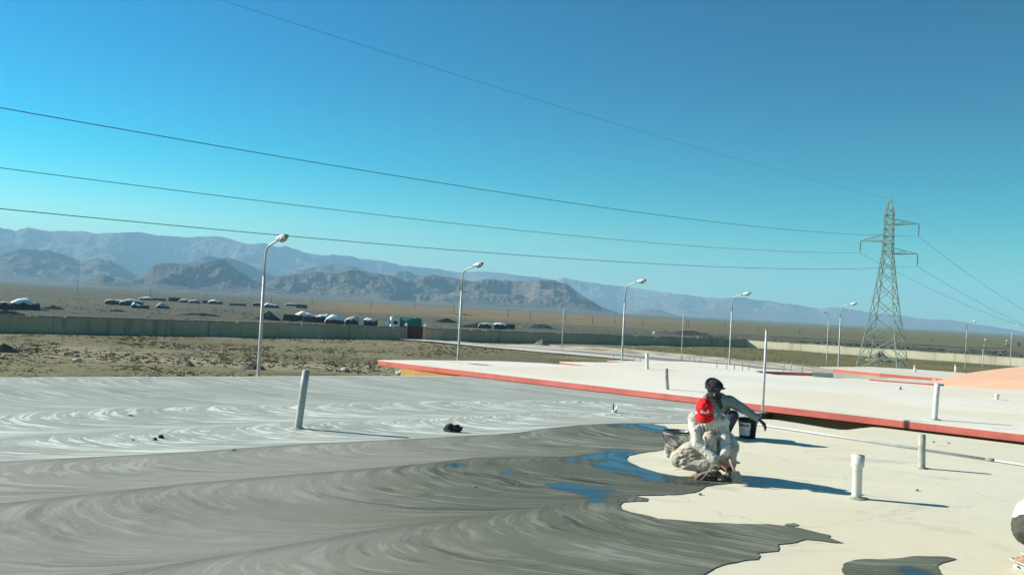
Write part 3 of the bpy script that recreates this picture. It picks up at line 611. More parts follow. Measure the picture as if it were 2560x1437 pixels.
# ------------------------------------------------------------------ vent pipes on the roofs
def pipe(x0, y0, x1, y1, z, r, m, label, socket=False, wob=0.0, foot=False):
    b = P(x0, y0, z); t = at(x1, y1, b.y); d = Vector((t.x-b.x, 0, t.z-b.z)); L = d.length; u = d.normalized()
    q = thing('vent_pipe', label, 'pipe', b, 0, 'plastic vent pipes standing on the roofs')
    ps = [u*(L*k/6)-(u*0.03 if k == 0 else u*0) for k in range(7)]
    ir = r*0.86
    if socket:
        prof = [(-0.03, r), (L*0.70, r), (L*0.76, r*1.30), (L, r*1.34), (L, r*1.18), (L*0.78, r*1.15), (L*0.76, ir)]
    else:
        prof = [(-0.03, r), (L*0.33, r), (L*0.66, r), (L, r), (L, ir), (L*0.6, ir)]
    MB().tube([u*p for p, _ in prof] if False else [u*p+Vector((0, 0, 1e-4*i)) for i, (p, _) in enumerate(prof)], [rr_ for _, rr_ in prof], 20, False).build('pipe_shaft', m, q, True)
    MB().tube([u*(L*0.5), u*(L*0.5+0.002)], ir, 16).build('pipe_bore', M_black, q)
    if foot:
        MB().ell((0.0, 0, 0), (r*2.3, r*2.1, r*0.45), jit=0.45, seed=int(x0)).build('cement_foot', M_pvcdirty, q, True)
    return q
pipe(745, 1072, 765.5, 925, R1, 0.045, M_pvcgrey, 'tall grey pipe leaning slightly on the swirled grey cement', foot=True)
pipe(2141, 1245, 2145.5, 1137, R1, 0.045, M_pvc, 'white pipe with a wide socket on top, on the cream roof in front', socket=True, foot=True)
pipe(2304, 1170, 2305, 1086, R1, 0.041, M_pvcdirty, 'cement stained pipe just in front of the red roof edge', foot=True)
pipe(2336.5, 1049, 2343.5, 958, R2, 0.043, M_pvc, 'pale pipe behind the red roof edge, nearest the salmon dome', foot=True)
pipe(1668, 973, 1665, 921, R2, 0.040, M_pvcdirty, 'dark grey pipe on the cream roof behind the red cap')
pipe(1618, 922, 1617.5, 883, R2, 0.045, M_pvc, 'pale pipe at the far edge of the cream roof')
pipe(2491.5, 998, 2493, 985, R2, 0.042, M_pvc, 'tiny pipe stub with a cap below the salmon dome', socket=True)
b = P(2249, 973, R2); mb = MB(); mb.ell((0, 0, 0.02), (0.05, 0.05, 0.045), jit=0.4, seed=4)
q = tag(mb.build('mortar_lump', M_pvcdirty, None, True), 'small dark mortar lump on the cream roof', 'rubble'); q.location = b
# tall pole
b = P(1905.5, 1046, R1); t = at(1916.5, 824, b.y)
pq = thing('steel_pole', 'tall thin white steel pole standing behind the bucket', 'pole', b)
d = t-b; d.y = 0
MB().tube([(0, 0, 0.0), d*0.5, d], [0.022, 0.0215, 0.021], 14).build('pole_shaft', M_galv, pq, True)
MB().tube([(0, 0, 0.0), (0.001, 0, 0.09)], [0.05, 0.043], 14).box((0.0, 0, 0.012), (0.17, 0.12, 0.024), 0.3).build('pole_foot', M_black, pq)
MB().tube([d*0.995, d*1.006], 0.024, 14).build('pole_cap', M_steel, pq, True)
# conduit lying on the roof
c0, c1 = P(1838, 1052, R1+0.022), P(2720, 1186, R1+0.022)
cq = thing('steel_conduit', 'long white metal tube lying across the cream roof', 'pipe', (c0.x, c0.y, R1))
off = Vector((c0.x, c0.y, R1))
mid1 = P(2475, 1148.5, R1+0.022)
MB().tube([c0-off, (c0+mid1)/2-off+Vector((0, 0, 0.003)), mid1-off], 0.0145, 12).build('tube', M_galv, cq, True)
MB().tube([mid1-off, (c1+mid1)/2-off, c1-off], 0.014, 12).build('tube', M_galv, cq, True)
dd = (c1-c0).normalized()
MB().tube([mid1-off-dd*0.05, mid1-off+dd*0.05], 0.022, 12).build('coupling', M_steel, cq, True)
# rebar starter bars
def rebar(x, y, hpx, z, n, label, spread=0.25):
    b = P(x, y, z); q = thing('rebar_bundle', label, 'rebar', b, 0, 'starter bars sticking out of the far roof')
    for i in range(n):
        h_ = hpx*(0.8+0.4*random.random())*b.y/F; xx = (i-(n-1)/2)*spread+random.uniform(-.03, .03); yy = random.uniform(-.2, .2)
        MB().tube([(xx, yy, -0.02), (xx+0.01, yy, h_*0.6), (xx+random.uniform(-.04, .04), yy, h_)], 0.012, 6).build('bar', M_steel, q, True)
rebar(1832, 923, 21, R2, 5, 'rusty starter bars beside a lamp pole at the far roof edge', 0.22)
rebar(1729, 905, 17, R2, 4, 'short starter bars at the far roof edge under the left-facing lamp', 0.18)
rebar(1981, 929, 24, R2, 3, 'dark starter bars above the curved maroon roof edge', 0.28)
rebar(1569, 903, 14, R2, 5, 'thin starter bars next to the small red roof step', 0.2)
# ------------------------------------------------------------------ street lamps
def lamp_proto(flip, H=7.7, name='street_lamp'):
    q = thing(name, 'x', 'street lamp', (0, 0, 0), 0, 'street lamps standing around the compound')
    MB().tube([(0, 0, -0.1), (0, 0, 2.2), (0, 0, 4.8), (0, 0, H-1.15)], [0.060, 0.053, 0.046, 0.040], 12).build('pole', M_galv, q, True)
    pts = [(0, 0, H-1.16)]
    for k in range(9):
        a = math.radians(75)*k/8; R = 0.30
        pts.append((R*(1-math.cos(a)), 0, H-0.62+R*math.sin(a)))
    tx, tz = math.sin(math.radians(75)), math.cos(math.radians(75))
    px_, pz_ = pts[-1][0], pts[-1][2]
    pts.append((px_+tx*0.25, 0, pz_+tz*0.25)); pts.append((px_+tx*0.55, 0, pz_+tz*0.55))
    MB().tube(pts, [0.029]*len(pts), 10).build('arm', M_galv, q, True)
    hx, hz = px_+tx*0.72, pz_+tz*0.72
    Mh = Matrix.Rotation(-math.radians(12), 3, 'Y')
    hd = MB().ell((hx, 0, hz), (0.24, 0.115, 0.070), Mh, 16, 10).build('lamp_head', M_white, q, True)
    MB().ell((hx+0.07, 0, hz-0.04), (0.16, 0.10, 0.075), Mh, 14, 8).build('lamp_glass', M_glass, hd, True)
    MB().box((hx+0.23, 0, hz+0.035), (0.07, 0.12, 0.09), M=Mh).build('end_cap', M_steel, hd)
    return q
lp = [ # px x of pole top, y of top, ground distance Y, flip, label
    (666, 597, 24.8, 0, 'tall street lamp standing nearest, in front of the mountains', 0),
    (1158, 662, 35.4, 0, 'street lamp behind the left end of the red roof edge', 0),
    (1565, 702, 42.5, 0, 'street lamp behind the cream roof, left of the red capped worker', 0),
    (1832, 733, 52.0, 0, 'street lamp just left of the thin steel pole', 0),
    (2103, 758, 64.5, 0, 'street lamp immediately left of the pylon', 0),
    (2418, 802, 121, 0, 'street lamp between the pylon and the salmon dome', 0),
    (2530, 813, 148, 0, 'street lamp rising behind the salmon dome', 0),
    (1149, 740, 165, 1, 'distant lamp almost hidden behind the second street lamp', 0),
    (1411, 749, 132, 1, 'left-facing street lamp by the gravel heap on the path', 0),
    (1710, 765, 122, 1, 'left-facing street lamp in front of the shaded wall', 0),
    (2072, 781, 119, 1, 'left-facing street lamp beside the worn red slab corner', 0)]
lamp0 = lamp_proto(0)
for i, (x, y, Y, fl, lab, _) in enumerate(lp):
    t = at(x, y, Y); loc = (t.x, t.y, t.z-7.55); rz = math.radians(-50) if not fl else math.radians(222)
    if i == 0: lamp0.location = loc; lamp0.rotation_euler = (0, 0, rz); lamp0['label'] = lab
    else: dup(lamp0, loc, rz, lab)
# plain short post
b = P(2455, 935); t = at(2458, 872, b.y)
q = thing('fence_post', 'thin pale post without lamp in front of the sunlit wall', 'post', (b.x, b.y, 0))
MB().tube([(0, 0, -0.1), (0, 0, t.z)], 0.05, 8).build('post_shaft', M_galv, q, True); MB().tube([(0, 0, t.z), (0, 0, t.z+0.05)], 0.06, 8).build('post_cap', M_steel, q, True)
# ------------------------------------------------------------------ compound wall
def wall(name, label, A, B, hA, hB, m, th_=0.28, seed=0, cat='wall'):
    L = (B-A).length; n = int(L/1.2)+1; u = (B-A).normalized(); nrm = Vector((-u.y, u.x, 0))
    q = thing(name, label, cat, (A.x, A.y, 0)); vs = []
    for i in range(n+1):
        t = i/n; h = hA+(hB-hA)*t + 0.09*(vn(np.array([t*L*0.12]), np.array([seed*1.0]), 5)[0]-0.5) + 0.05*(vn(np.array([t*L*0.8]), np.array([seed*1.0]), 6)[0]-0.5)
        p = u*(L*t)
        vs += [p+Vector((0, 0, -0.4)), p+Vector((0, 0, h)), p+nrm*th_+Vector((0, 0, h)), p+nrm*th_+Vector((0, 0, -0.4))]
    fs = [(4*i+a, 4*(i+1)+a, 4*(i+1)+b_, 4*i+b_) for i in range(n) for a, b_ in ((0, 1), (1, 2), (2, 3))]
    MB().add(vs, fs+[(0, 1, 2, 3), (4*n, 4*n+3, 4*n+2, 4*n+1)]).build('wall_body', m, q)
    # crumbling coping
    mb = MB(); d = 0.0
    while d < L-2:
        l_ = random.uniform(1.5, 6); t = (d+l_/2)/L; h = hA+(hB-hA)*t
        c = u*(d+l_/2)+nrm*th_/2+Vector((0, 0, h+0.02+random.uniform(-0.03, 0.05)))
        mb.box(c, (l_, th_+0.08, 0.13), math.atan2(u.y, u.x)+random.uniform(-0.004, 0.004)); d += l_+random.choice([0, 0, 0.4, 1.2])
    mb.build('coping', M_stone, q); return q
def hgt(x, yt, b): return at(x, yt, b.y).z
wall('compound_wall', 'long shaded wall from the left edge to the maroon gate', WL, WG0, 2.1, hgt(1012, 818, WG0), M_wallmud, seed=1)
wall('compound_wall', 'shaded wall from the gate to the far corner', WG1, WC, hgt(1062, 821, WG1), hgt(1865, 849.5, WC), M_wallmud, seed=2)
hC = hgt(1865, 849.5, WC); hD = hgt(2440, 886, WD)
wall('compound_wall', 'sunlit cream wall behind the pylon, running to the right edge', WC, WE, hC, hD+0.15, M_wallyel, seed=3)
# gate
gu = (WG1-WG0).normalized(); gL = (WG1-WG0).length; gq = thing('metal_gate', 'dark maroon double gate in the shaded wall', 'gate', (WG0.x, WG0.y, 0), math.atan2(gu.y, gu.x))
hg = hgt(1040, 815, WG0)
for k in range(2):
    lf = MB(); x0 = 0.35+k*(gL-0.7)/2; wd = (gL-0.7)/2-0.03
    lf.box((x0+wd/2, -0.03, hg/2+0.05), (wd, 0.06, hg-0.15))
    for j in range(4): lf.box((x0+0.12+j*(wd-0.24)/3, -0.08, hg/2+0.05), (0.06, 0.05, hg-0.25))
    lf.box((x0+wd/2, -0.08, hg*0.5), (wd, 0.045, 0.08)); o = lf.build('gate_leaf', M_gate, gq)
    MB().tube([(x0+(wd-0.1 if k == 0 else 0.1), -0.14, hg*0.42), (x0+(wd-0.1 if k == 0 else 0.1), -0.14, hg*0.52)], 0.02, 6).build('handle', M_steel, o)
for k, x0 in enumerate((0.1, gL-0.1)):
    o = MB().box((x0, 0, hg/2), (0.4, 0.42, hg+0.1)).build('gate_pillar', M_wallmud, gq)
    MB().box((x0, 0, hg+0.28), (0.5, 0.5, 0.46), taper=0.12).build('pillar_cap', M_white, o)
# pale caps on the wall
for i, (x, y, lab) in enumerate(((478, 800, 'on the long left wall below the far tents'), (753, 811, 'on the wall in front of the white tents'), (982, 818, 'on the wall in front of the green truck'), (1407, 835, 'on the wall behind the left-facing lamp'), (1638, 845, 'on the wall below the round sign'), (1745, 846, 'on the wall near the far corner'))):
    A_, B_ = (WL, WG0) if x < 1000 else (WG1, WC)
    d = ray(x, y); u = B_-A_
    tt = (A_.x*d[1]-A_.y*d[0])/(u.y*d[0]-u.x*d[1]); p = A_+u*tt
    z = at(x, y, p.y).z
    q = thing('wall_finial', 'small white pointed cap ' + lab, 'wall cap', (p.x, p.y+0.14, z-0.1), 0, 'white caps along the top of the compound wall')
    MB().box((0, 0, 0.05), (0.42, 0.34, 0.3)).build('block', M_white, q); MB().box((0, 0, 0.40), (0.46, 0.38, 0.40), taper=0.15).build('point', M_white, q)
# ------------------------------------------------------------------ pylon
pb = P(2206, 929); pyl = thing('electricity_pylon', 'steel lattice electricity pylon with three arms in front of the sunlit wall', 'pylon', (pb.x, pb.y, 0), -math.atan2(.629, .777))
pz = lambda x, y: at(x, y, pb.y).z
ZT = pz(2222, 497); sec = [(0.0, 2.75), (1.7, 2.45), (4.6, 1.98), (7.2, 1.62), (9.6, 1.30), (11.8, 1.04), (13.6, 0.84), (15.0, 0.70), (16.3, 0.60), (17.3, 0.57), (18.3, 0.55), (19.3, 0.53), (20.3, 0.52), (21.2, 0.50), (22.3, 0.33), (ZT, 0.06)]
zs = 1.0
def cor(k, i):
    sx, sy = ((-1, -1), (1, -1), (1, 1), (-1, 1))[i % 4]; z, h_ = sec[k]; return Vector((sx*h_, sy*h_, z))
lt = MB()
for i in range(4):
    for k in range(len(sec)-1): lt.tube([cor(k, i), cor(k+1, i)], 0.085 if k < 7 else 0.06, 4)
br = MB()
for k in range(len(sec)-1):
    for i in range(4):
        r_ = 0.046 if k < 8 else 0.038
        if k >= 1: br.tube([cor(k, i), cor(k+1, i+1)], r_, 4)
        if k >= 1 and k < len(sec)-2: br.tube([cor(k, i+1), cor(k+1, i)], r_, 4)
        if k == 0:
            m_ = (cor(1, i)+cor(1, i+1))/2; br.tube([cor(0, i), m_], r_, 4); br.tube([cor(0, i+1), m_], r_, 4)
        if k in (1, 9, 11, 13, 10, 8): br.tube([cor(k, i), cor(k, i+1)], r_*1.1, 4)
lt.build('corner_legs', M_lattice, pyl); br.build('lattice_bracing', M_lattice, pyl)
for i in range(4): MB().box((((-1, 1, 1, -1)[i])*2.75, ((-1, -1, 1, 1)[i])*2.75, 0.15), (0.7, 0.7, 0.5)).build('footing', M_path, pyl)
tips = {}
def arm(side_, zb, zt_, L, nm):
    a = MB(); tip = Vector((side_*L, 0, zb+0.05)); hb = np.interp(zb, [s[0] for s in sec], [s[1] for s in sec]); ht = np.interp(zt_, [s[0] for s in sec], [s[1] for s in sec])
    for sy in (-1, 1):
        A_ = Vector((side_*hb, sy*hb, zb)); B_ = Vector((side_*ht, sy*ht, zt_))
        a.tube([A_, tip], 0.05, 4); a.tube([B_, tip], 0.04, 4)
        mA = A_.lerp(tip, 0.5); mB = B_.lerp(tip, 0.5); a.tube([mA, mB], 0.03, 4); a.tube([A_, mB], 0.03, 4)
        for t in (0.25, 0.5, 0.75):
            a.tube([A_.lerp(tip, t), Vector((side_*hb, -sy*hb, zb)).lerp(tip, t-0.2)], 0.025, 4)
    a.tube([(side_*hb*-1, -hb, zb), (side_*hb, -hb, zb)], 0.05, 4)
    o = a.build('cross_arm', M_lattice, pyl)
    s_ = MB(); Ls = 1.62
    s_.tube([tip, tip-Vector((0, 0, Ls))], 0.025, 6)
    for k in range(9):
        z0 = tip.z-0.2-k*0.145; s_.tube([(tip.x, 0, z0), (tip.x, 0, z0-0.06), (tip.x, 0, z0-0.075)], [0.04, 0.125, 0.05], 10)
    s_.build('insulator_string', M_insul, pyl, True)
    tips[nm] = tip-Vector((0, 0, Ls+0.03))
arm(1, pz(2250, 563), pz(2250, 549), 3.85, 'A'); arm(-1, pz(2180, 601), pz(2200, 583), 3.7, 'B'); arm(1, pz(2250, 636.5), pz(2250, 621), 3.85, 'C')
Rz = Matrix.Rotation(pyl.rotation_euler.z, 3, 'Z')
tw = {k: Rz @ v+Vector((pb.x, pb.y, 0)) for k, v in tips.items()}; tw['E'] = Vector((pb.x, pb.y, ZT))
# cables: left span passes a point seen at the left picture edge, right span goes on to the next pylon
ld = Vector((-.629, -.777, 0)); SP = 262
def at_x(tipw, x, y):   # point above the line's plan where the ray crosses it
    d = ray(x, y); t = (tipw.y*d[0]-tipw.x*d[1])/(ld.x*d[1]-ld.y*d[0]); p = tipw+ld*t; k = p.y/d[1]; return t, CAMZ+k*d[2]
spec = {'A': (2, 270, 'upper cable hanging from the top right arm of the pylon', (2560, 775)), 'B': (2, 420, 'middle cable hanging from the left arm of the pylon', (2530, 806)), 'C': (2, 522, 'lowest cable hanging from the lower right arm of the pylon', (2560, 812)), 'E': (1000, 143, 'thin earth wire from the very top of the pylon', (2560, 690))}
for k, (x, y, lab, rp) in spec.items():
    T0 = tw[k]; t0, z0 = at_x(T0, x, y)
    # parabola z = T.z - a t + b t^2 with level far end: a = b*SP
    bq = (z0-T0.z)/(t0*t0-SP*t0)
    pts = [T0+ld*t+Vector((0, 0, bq*(t*t-SP*t))) for t in np.linspace(SP*0.99, 0, 90)]
    # right span: direction nearly continues the line
    rd = Vector((.70, .714, 0)); Rs = 300
    d = ray(*rp); t1 = (T0.y*d[0]-T0.x*d[1])/(rd.x*d[1]-rd.y*d[0]); p = T0+rd*t1; z1 = CAMZ+p.y/d[1]*d[2]
    b2_ = (z1-T0.z)/(t1*t1-Rs*t1) if abs(t1*t1-Rs*t1) > 1 else 1e-4
    pts += [T0+rd*t+Vector((0, 0, b2_*(t*t-Rs*t))) for t in np.linspace(0, Rs, 60)[1:]]
    r_ = 0.017 if k != 'E' else 0.007
    o = tag(MB().tube(pts, r_, 6).build('power_cable', M_wire), lab, 'cable', 'power cables strung along the pylon line')
    print('span', k, t0, z0, bq*SP*SP/4, t1, z1, b2_*Rs*Rs/4)
# ------------------------------------------------------------------ distant wooden poles
pp = [(193, 700, 729), (375, 722, 746), (515, 730, 743), (678, 738, 756), (780, 745, 763), (927, 750, 773), (1036, 751, 772), (1134, 763, 783), (1270, 774, 794), (1325, 781, 800), (1413, 784, 801), (1481, 789, 808), (1536, 790, 806), (1607, 799, 813), (1717, 801, 816), (1721, 802, 817), (1812, 806, 818), (1895, 815, 828), (1999, 822, 834), (2075, 823, 838), (2260, 838, 850), (2330, 843, 854)]
pol0 = None
order = ['leftmost', 'second', 'third', 'fourth', 'fifth', 'sixth', 'seventh', 'eighth', 'ninth', 'tenth', 'eleventh', 'twelfth', 'thirteenth', 'fourteenth', 'fifteenth', 'sixteenth', 'seventeenth', 'eighteenth', 'nineteenth', 'twentieth', 'twenty-first', 'last']
for i, (x, yt, yb) in enumerate(pp):
    b = P(x, yb); t = at(x, yt, b.y); lab = 'thin dark utility pole out on the plain, %s of the row counted from the left' % order[i]
    if i == 0: lab = 'thin dark utility pole out on the plain, the leftmost of the row'
    if i == len(pp)-1: lab = 'thin dark utility pole out on the plain, farthest right of the row'
    if pol0 is None:
        pol0 = thing('utility_pole', lab, 'utility pole', (b.x, b.y, 0), 0.3, 'utility poles crossing the plain')
        MB().tube([(0, 0, -0.5), (0, 0, 8)], [0.16, 0.11], 8).build('pole_shaft', M_wood, pol0, True)
        MB().box((0, 0, 7.5), (2.0, 0.12, 0.14)).build('crossbar', M_wood, pol0); q = pol0
    else: q = dup(pol0, (b.x, b.y, 0), 0.3, lab)
    q.scale = (1, 1, t.z/8)
# ------------------------------------------------------------------ nomad camp
def rag(mb, x0, x1, y0, y1, z0, z1, seed, n=8, jz=0.25, jx=0.15):   # irregular boxy walls
    rs = random.Random(seed); vs = []; m = 4
    ring = [(x0+(x1-x0)*i/n, y0) for i in range(n)]+[(x1, y0+(y1-y0)*i/m) for i in range(m)]+[(x1-(x1-x0)*i/n, y1) for i in range(n)]+[(x0, y1-(y1-y0)*i/m) for i in range(m)]
    N = len(ring)
    for lv in (0, 1, 2):
        for (x, y) in ring:
            j = rs.uniform(-jx, jx)*(lv > 0); z = (z0, (z0+z1)*0.5, z1+rs.uniform(-jz, jz))[lv]
            vs.append((x+j-(x-(x0+x1)/2)*0.06*lv, y+rs.uniform(-jx, jx)*0.6*(lv > 0), z))
    fs = [(l_*N+i, l_*N+(i+1) % N, (l_+1)*N+(i+1) % N, (l_+1)*N+i) for l_ in (0, 1) for i in range(N)]+[tuple(2*N+i for i in range(N))]
    mb.add(vs, fs)
def tarp(mb, x0, x1, y0, y1, ze, zr_, peak, seed, nx=12, ny=8, sag=0.25):
    vs = []; 
    for j in range(ny+1):
        for i in range(nx+1):
            u, v = i/nx, j/ny; x = x0+(x1-x0)*u; y = y0+(y1-y0)*v
            hx = max(0, 1-abs(u-peak)/(peak if u < peak else 1-peak+1e-6))**0.8; hy = math.sin(math.pi*min(1, max(0, v)))**0.6
            z = ze+(zr_-ze)*hx*(0.25+0.75*hy)-0.55*ze*max(0, 1-u/0.12)**2-0.3*ze*max(0, 1-v/0.10)*(0.5+0.5*math.sin(u*17+seed))-sag*math.sin(math.pi*u*3)**2*0.3+0.18*mnoise.noise(Vector((x*0.8, y*0.8, seed)))
            vs.append((x, y, z))
    mb.add(vs, [(j*(nx+1)+i, j*(nx+1)+i+1, (j+1)*(nx+1)+i+1, (j+1)*(nx+1)+i) for j in range(ny) for i in range(nx)])
def tent(x0, x1, yt, yb, peak, mt, mw, label, wallf=0.55, name='tent', cov=(0.0, 1.0), depth=0.7, grp='tents and huts of the camp'):
    b = P((x0+x1)/2, yb); sc = b.y/F; W = (x1-x0)*sc; Hh = (at((x0+x1)/2, yt, b.y).z)
    rz = -math.atan2(b.x, b.y); D = W*depth
    q = thing(name, label, 'tent' if name == 'tent' else name.replace('_', ' '), (b.x, b.y, 0), rz, grp)
    mb = MB(); rag(mb, -W/2, W/2, 0, D, -0.3, Hh*wallf, int(x0*7+yt), jz=Hh*0.06, jx=0.12); mb.build('tent_wall', mw, q)
    if mt:
        mb = MB(); tarp(mb, -W/2+W*cov[0]-0.15, -W/2+W*cov[1]+0.1, -0.25, D+0.2, Hh*wallf+0.02, Hh*1.0, peak, int(x0), sag=Hh*0.15); o = mb.build('tent_cover', mt, q, True)
        sm = o.modifiers.new('thick', 'SOLIDIFY'); sm.thickness = 0.06
    if mt and W > 5:
        mb = MB()
        for k in range(3): mb.tube([(-W/2+W*(0.15+0.33*k), -0.3, -0.2), (-W/2+W*(0.15+0.33*k), -0.2, Hh*wallf)], 0.06, 6)
        mb.build('support_poles', M_wood, q)
    return q
tent(-25, 30, 753, 773, .5, M_tarpg, M_wool, 'low dark hut cut by the left picture edge', .8)
tent(27, 98, 743.5, 773.5, .52, M_tarpw, M_wool, 'white peaked tent on black walls at far left', .52, cov=(0.0, .85))
tent(263, 312, 748, 761, .4, M_tarpg, M_wool, 'long low tent with a light roof, leftmost of the middle cluster', .72)
tent(300, 357, 747, 764, .45, M_tarpg, M_wool, 'grey patched tent in the middle cluster', .6)
tent(330, 372, 756, 770.5, .25, M_tarpw, M_wool, 'small collapsed white tent in front of the grey patched one', .5, cov=(0, .5))
tent(391, 423, 755.5, 771, .42, M_tarpg, M_wool, 'dark pointed tent standing alone with pale left side', .35, cov=(0, .9))
tent(348, 378, 741, 750, .8, M_tarpw, M_wool, 'far hut with a flat white slanted roof by a utility pole', .5)
tent(380, 415, 744.5, 751, .5, None, M_wool, 'far low dark stone pen right of the white slanted roof', .8, 'stone_pen')
tent(421, 452, 743, 753.5, .5, None, M_wool, 'far black hut with a flat top', .9, 'hut')
tent(448, 476, 747, 756, .5, M_tarpg, M_wool, 'far small grey tent beside the black hut', .6)
tent(472, 501, 748, 757.5, .6, M_tarpg, M_wool, 'far dark pitched tent at the right of its row', .45)
tent(505, 524, 751, 758, .5, None, M_wool, 'tiny dark shed left of the white flat roofed hut', .9, 'hut')
tent(521, 557, 749, 760, .5, M_tarpw, M_wool, 'far hut with a white flat roof', .6, cov=(0, .75))
tent(572, 615, 755.5, 764.5, .5, None, M_stone, 'far heap of dark stones left of the nearest lamp', .8, 'stone_pen')
tent(632, 664, 755, 765.5, .5, M_tarpg, M_wool, 'far dark hut partly behind the nearest street lamp', .75)
tent(660, 698, 757, 769, .3, M_tarpw, M_wool, 'far tent with a curved white roof right of the nearest lamp', .5, cov=(0, .8))
tent(713, 743, 757.5, 765, .5, M_tarpg, M_wool, 'far dark low tent with a streaked roof', .7)
tent(740, 768, 760.5, 770, .5, None, M_wool, 'far flat black hut at the right end of its row', .9, 'hut')
tent(706, 745, 783, 802, .5, None, M_wool, 'black ragged shelter left of the big white tents', .8, 'shelter')
tent(735, 792, 777, 802, .35, M_tarpw, M_wool, 'white humped tent, left one of the two bright white tents', .5)
tent(757, 800, 789, 805, .5, None, M_wool, 'dark brushwood hut between the two bright white tents', .85, 'hut')
tent(788, 832, 785, 806, .6, M_tarpw, M_wool, 'low hut with a snowy white roof left of the brightest tent', .7)
tent(813, 862, 785, 810, .45, M_tarpw, M_wool, 'brightest white tent with a dark open front', .42, cov=(0, .85))
tent(862, 902, 789, 811, .55, M_tarpg, M_wool, 'grey and white ragged tent right of the brightest tent', .5)
tent(906, 944, 795, 815, .4, M_tarpw, M_wool, 'black hut with a thin white roof left of the truck', .75, cov=(0, .85))
# arched board
b = P(905, 816); q = thing('arched_board', 'upright pale yellow arched board leaning by the black hut', 'board', (b.x, b.y-1.5, 0), -math.atan2(b.x, b.y))
mb = MB(); pr_ = [(0.55*math.cos(a), 0.55*math.sin(a)) for a in np.linspace(0, math.pi, 9)]; poly = [(-0.55, 0), (0.55, 0)]+[(x, 1.4+y) for x, y in pr_]
mb.prism(poly, 0, 0.12); o = mb.build('board_panel', M_wallyel, q); o.rotation_euler = (math.radians(90), 0, 0); MB().tube([(0.3, 0.5, -0.2), (0.3, 0.05, 1.3)], 0.04, 6).build('prop', M_wood, q)
# corral right of the gate
tent(1196, 1234, 806, 821, .5, M_tarpg, M_wool, 'dark open shed, left part of the pen behind the wall', .75, grp='sheds of the pen behind the wall')
tent(1229, 1264, 806, 822, .6, M_tarpw, M_wool, 'shed with a bright white roof in the middle of the pen', .7, grp='sheds of the pen behind the wall')
tent(1262, 1288, 809, 822, .5, None, M_wool, 'black shed at the right end of the pen', .9, 'shed', grp='sheds of the pen behind the wall')
def box_at(name, lab, cat, x0, x1, yt, yb, m, d=1.0, tp=1.0):
    b = P((x0+x1)/2, yb); W = (x1-x0)*b.y/F; H = at((x0+x1)/2, yt, b.y).z
    q = thing(name, lab, cat, (b.x, b.y, 0), -math.atan2(b.x, b.y))
    MB().box((0, d/2, H/2-0.1), (W, d, H+0.2), taper=tp).build('block_body', m, q)
    MB().box((0, d/2, H+0.03), (W*1.04*tp, d*1.04*tp, 0.08)).build('block_top', M_white, q); return q
box_at('water_tank', 'pale square water tank standing in the pen of sheds', 'tank', 1227, 1236, 811, 822, M_wallyel, 0.8, 0.92)
b = P(1175, 820); q = thing('low_wall', 'low sloping mud wall leading up to the pen of sheds', 'wall', (b.x, b.y, 0))
e0, e1 = P(1148, 818), P(1200, 819); u = e1-e0; vs = []
for i in range(9):
    t = i/8; p = e0+u*t-Vector((b.x, b.y, 0)); h = 0.2+1.3*t
    vs += [p+Vector((0, 0, -0.3)), p+Vector((0, 0, h)), p+Vector((0, 0.5, h)), p+Vector((0, 0.5, -0.3))]
MB().add(vs, [(4*i+a, 4*i+4+a, 4*i+4+c, 4*i+c) for i in range(8) for a, c in ((0, 1), (1, 2), (2, 3))]+[(32, 35, 34, 33)]).build('wall_body', M_stone, q)
# brushwood and soil heaps
def heap(name, lab, x0, x1, yt, yb, m, seed, cat='heap', jit=0.35, depth=0.8):
    b = P((x0+x1)/2, yb); W = (x1-x0)*b.y/F; H = at((x0+x1)/2, yt, b.y).z+0.02
    n, k = 36, 14; vs = []
    for i in range(k+1):
        r = i/k
        for j in range(n):
            a = 2*math.pi*j/n; x, y = r*math.cos(a), r*math.sin(a)
            e = 1+0.22*mnoise.noise(Vector((x*1.3, y*1.3, seed)))
            z = H*max(0, (1-r**1.25))*(1+jit*(mnoise.noise(Vector((x*2.5, y*2.5, seed)))+0.5*mnoise.noise(Vector((x*7, y*7, seed)))))
            vs.append((x*W/2*e, y*W/2*depth*e+W*depth/2, z-0.15*(r > 0.97)))
    q = MB().add(vs, [(i*n+j, (i+1)*n+j, (i+1)*n+(j+1) % n, i*n+(j+1) % n) for i in range(k) for j in range(n)]).build(name, m, None, False)
    q.location = (b.x, b.y, -0.02); q.rotation_euler = (0, 0, -math.atan2(b.x, b.y)); tag(q, lab, cat); return q
heap('brushwood_heap', 'long dark brushwood heap crossed by the nearest street lamp', 630, 706, 781, 800.5, M_wool, 3, jit=0.5, depth=0.4)
heap('soil_heap', 'dark soil heap at the foot of the nearest street lamp', 600, 668, 909, 925, M_soil, 5, depth=0.6)
heap('soil_heap', 'dark soil heap at the left picture edge inside the wall', -25, 45, 860, 880, M_soil, 8, depth=0.6)
heap('soil_heap', 'small grey soil heap between the left edge and the nearest lamp', 455, 488, 906, 916, M_gravel, 11, depth=0.7)
heap('gravel_heap', 'grey gravel heap beside the path in front of the shaded wall', 1332, 1376, 848, 865, M_gravel, 14, depth=0.8)
heap('gravel_heap', 'pointed gravel heap seen through the pylon legs', 2162, 2230, 879, 903, M_gravel, 17, depth=0.8)
for i, (x, y, s_, lab) in enumerate(((194, 904, .35, 'small pale stone lying on the left scrubland'), (862, 927, .35, 'yellowish stone near the roof edge, right of the leaning pipe'), (1004, 937, .5, 'pale boulder at the corner of the ochre wall'), (797, 845, .4, 'white stone at the foot of the shaded wall'))):
    b = P(x, y); mb = MB().ell((0, 0, s_*0.3), (s_, s_*0.7, s_*0.55), jit=0.3, seed=i); q = tag(mb.build('boulder', M_path, None), lab, 'stone', 'pale stones lying on the scrubland'); q.location = b
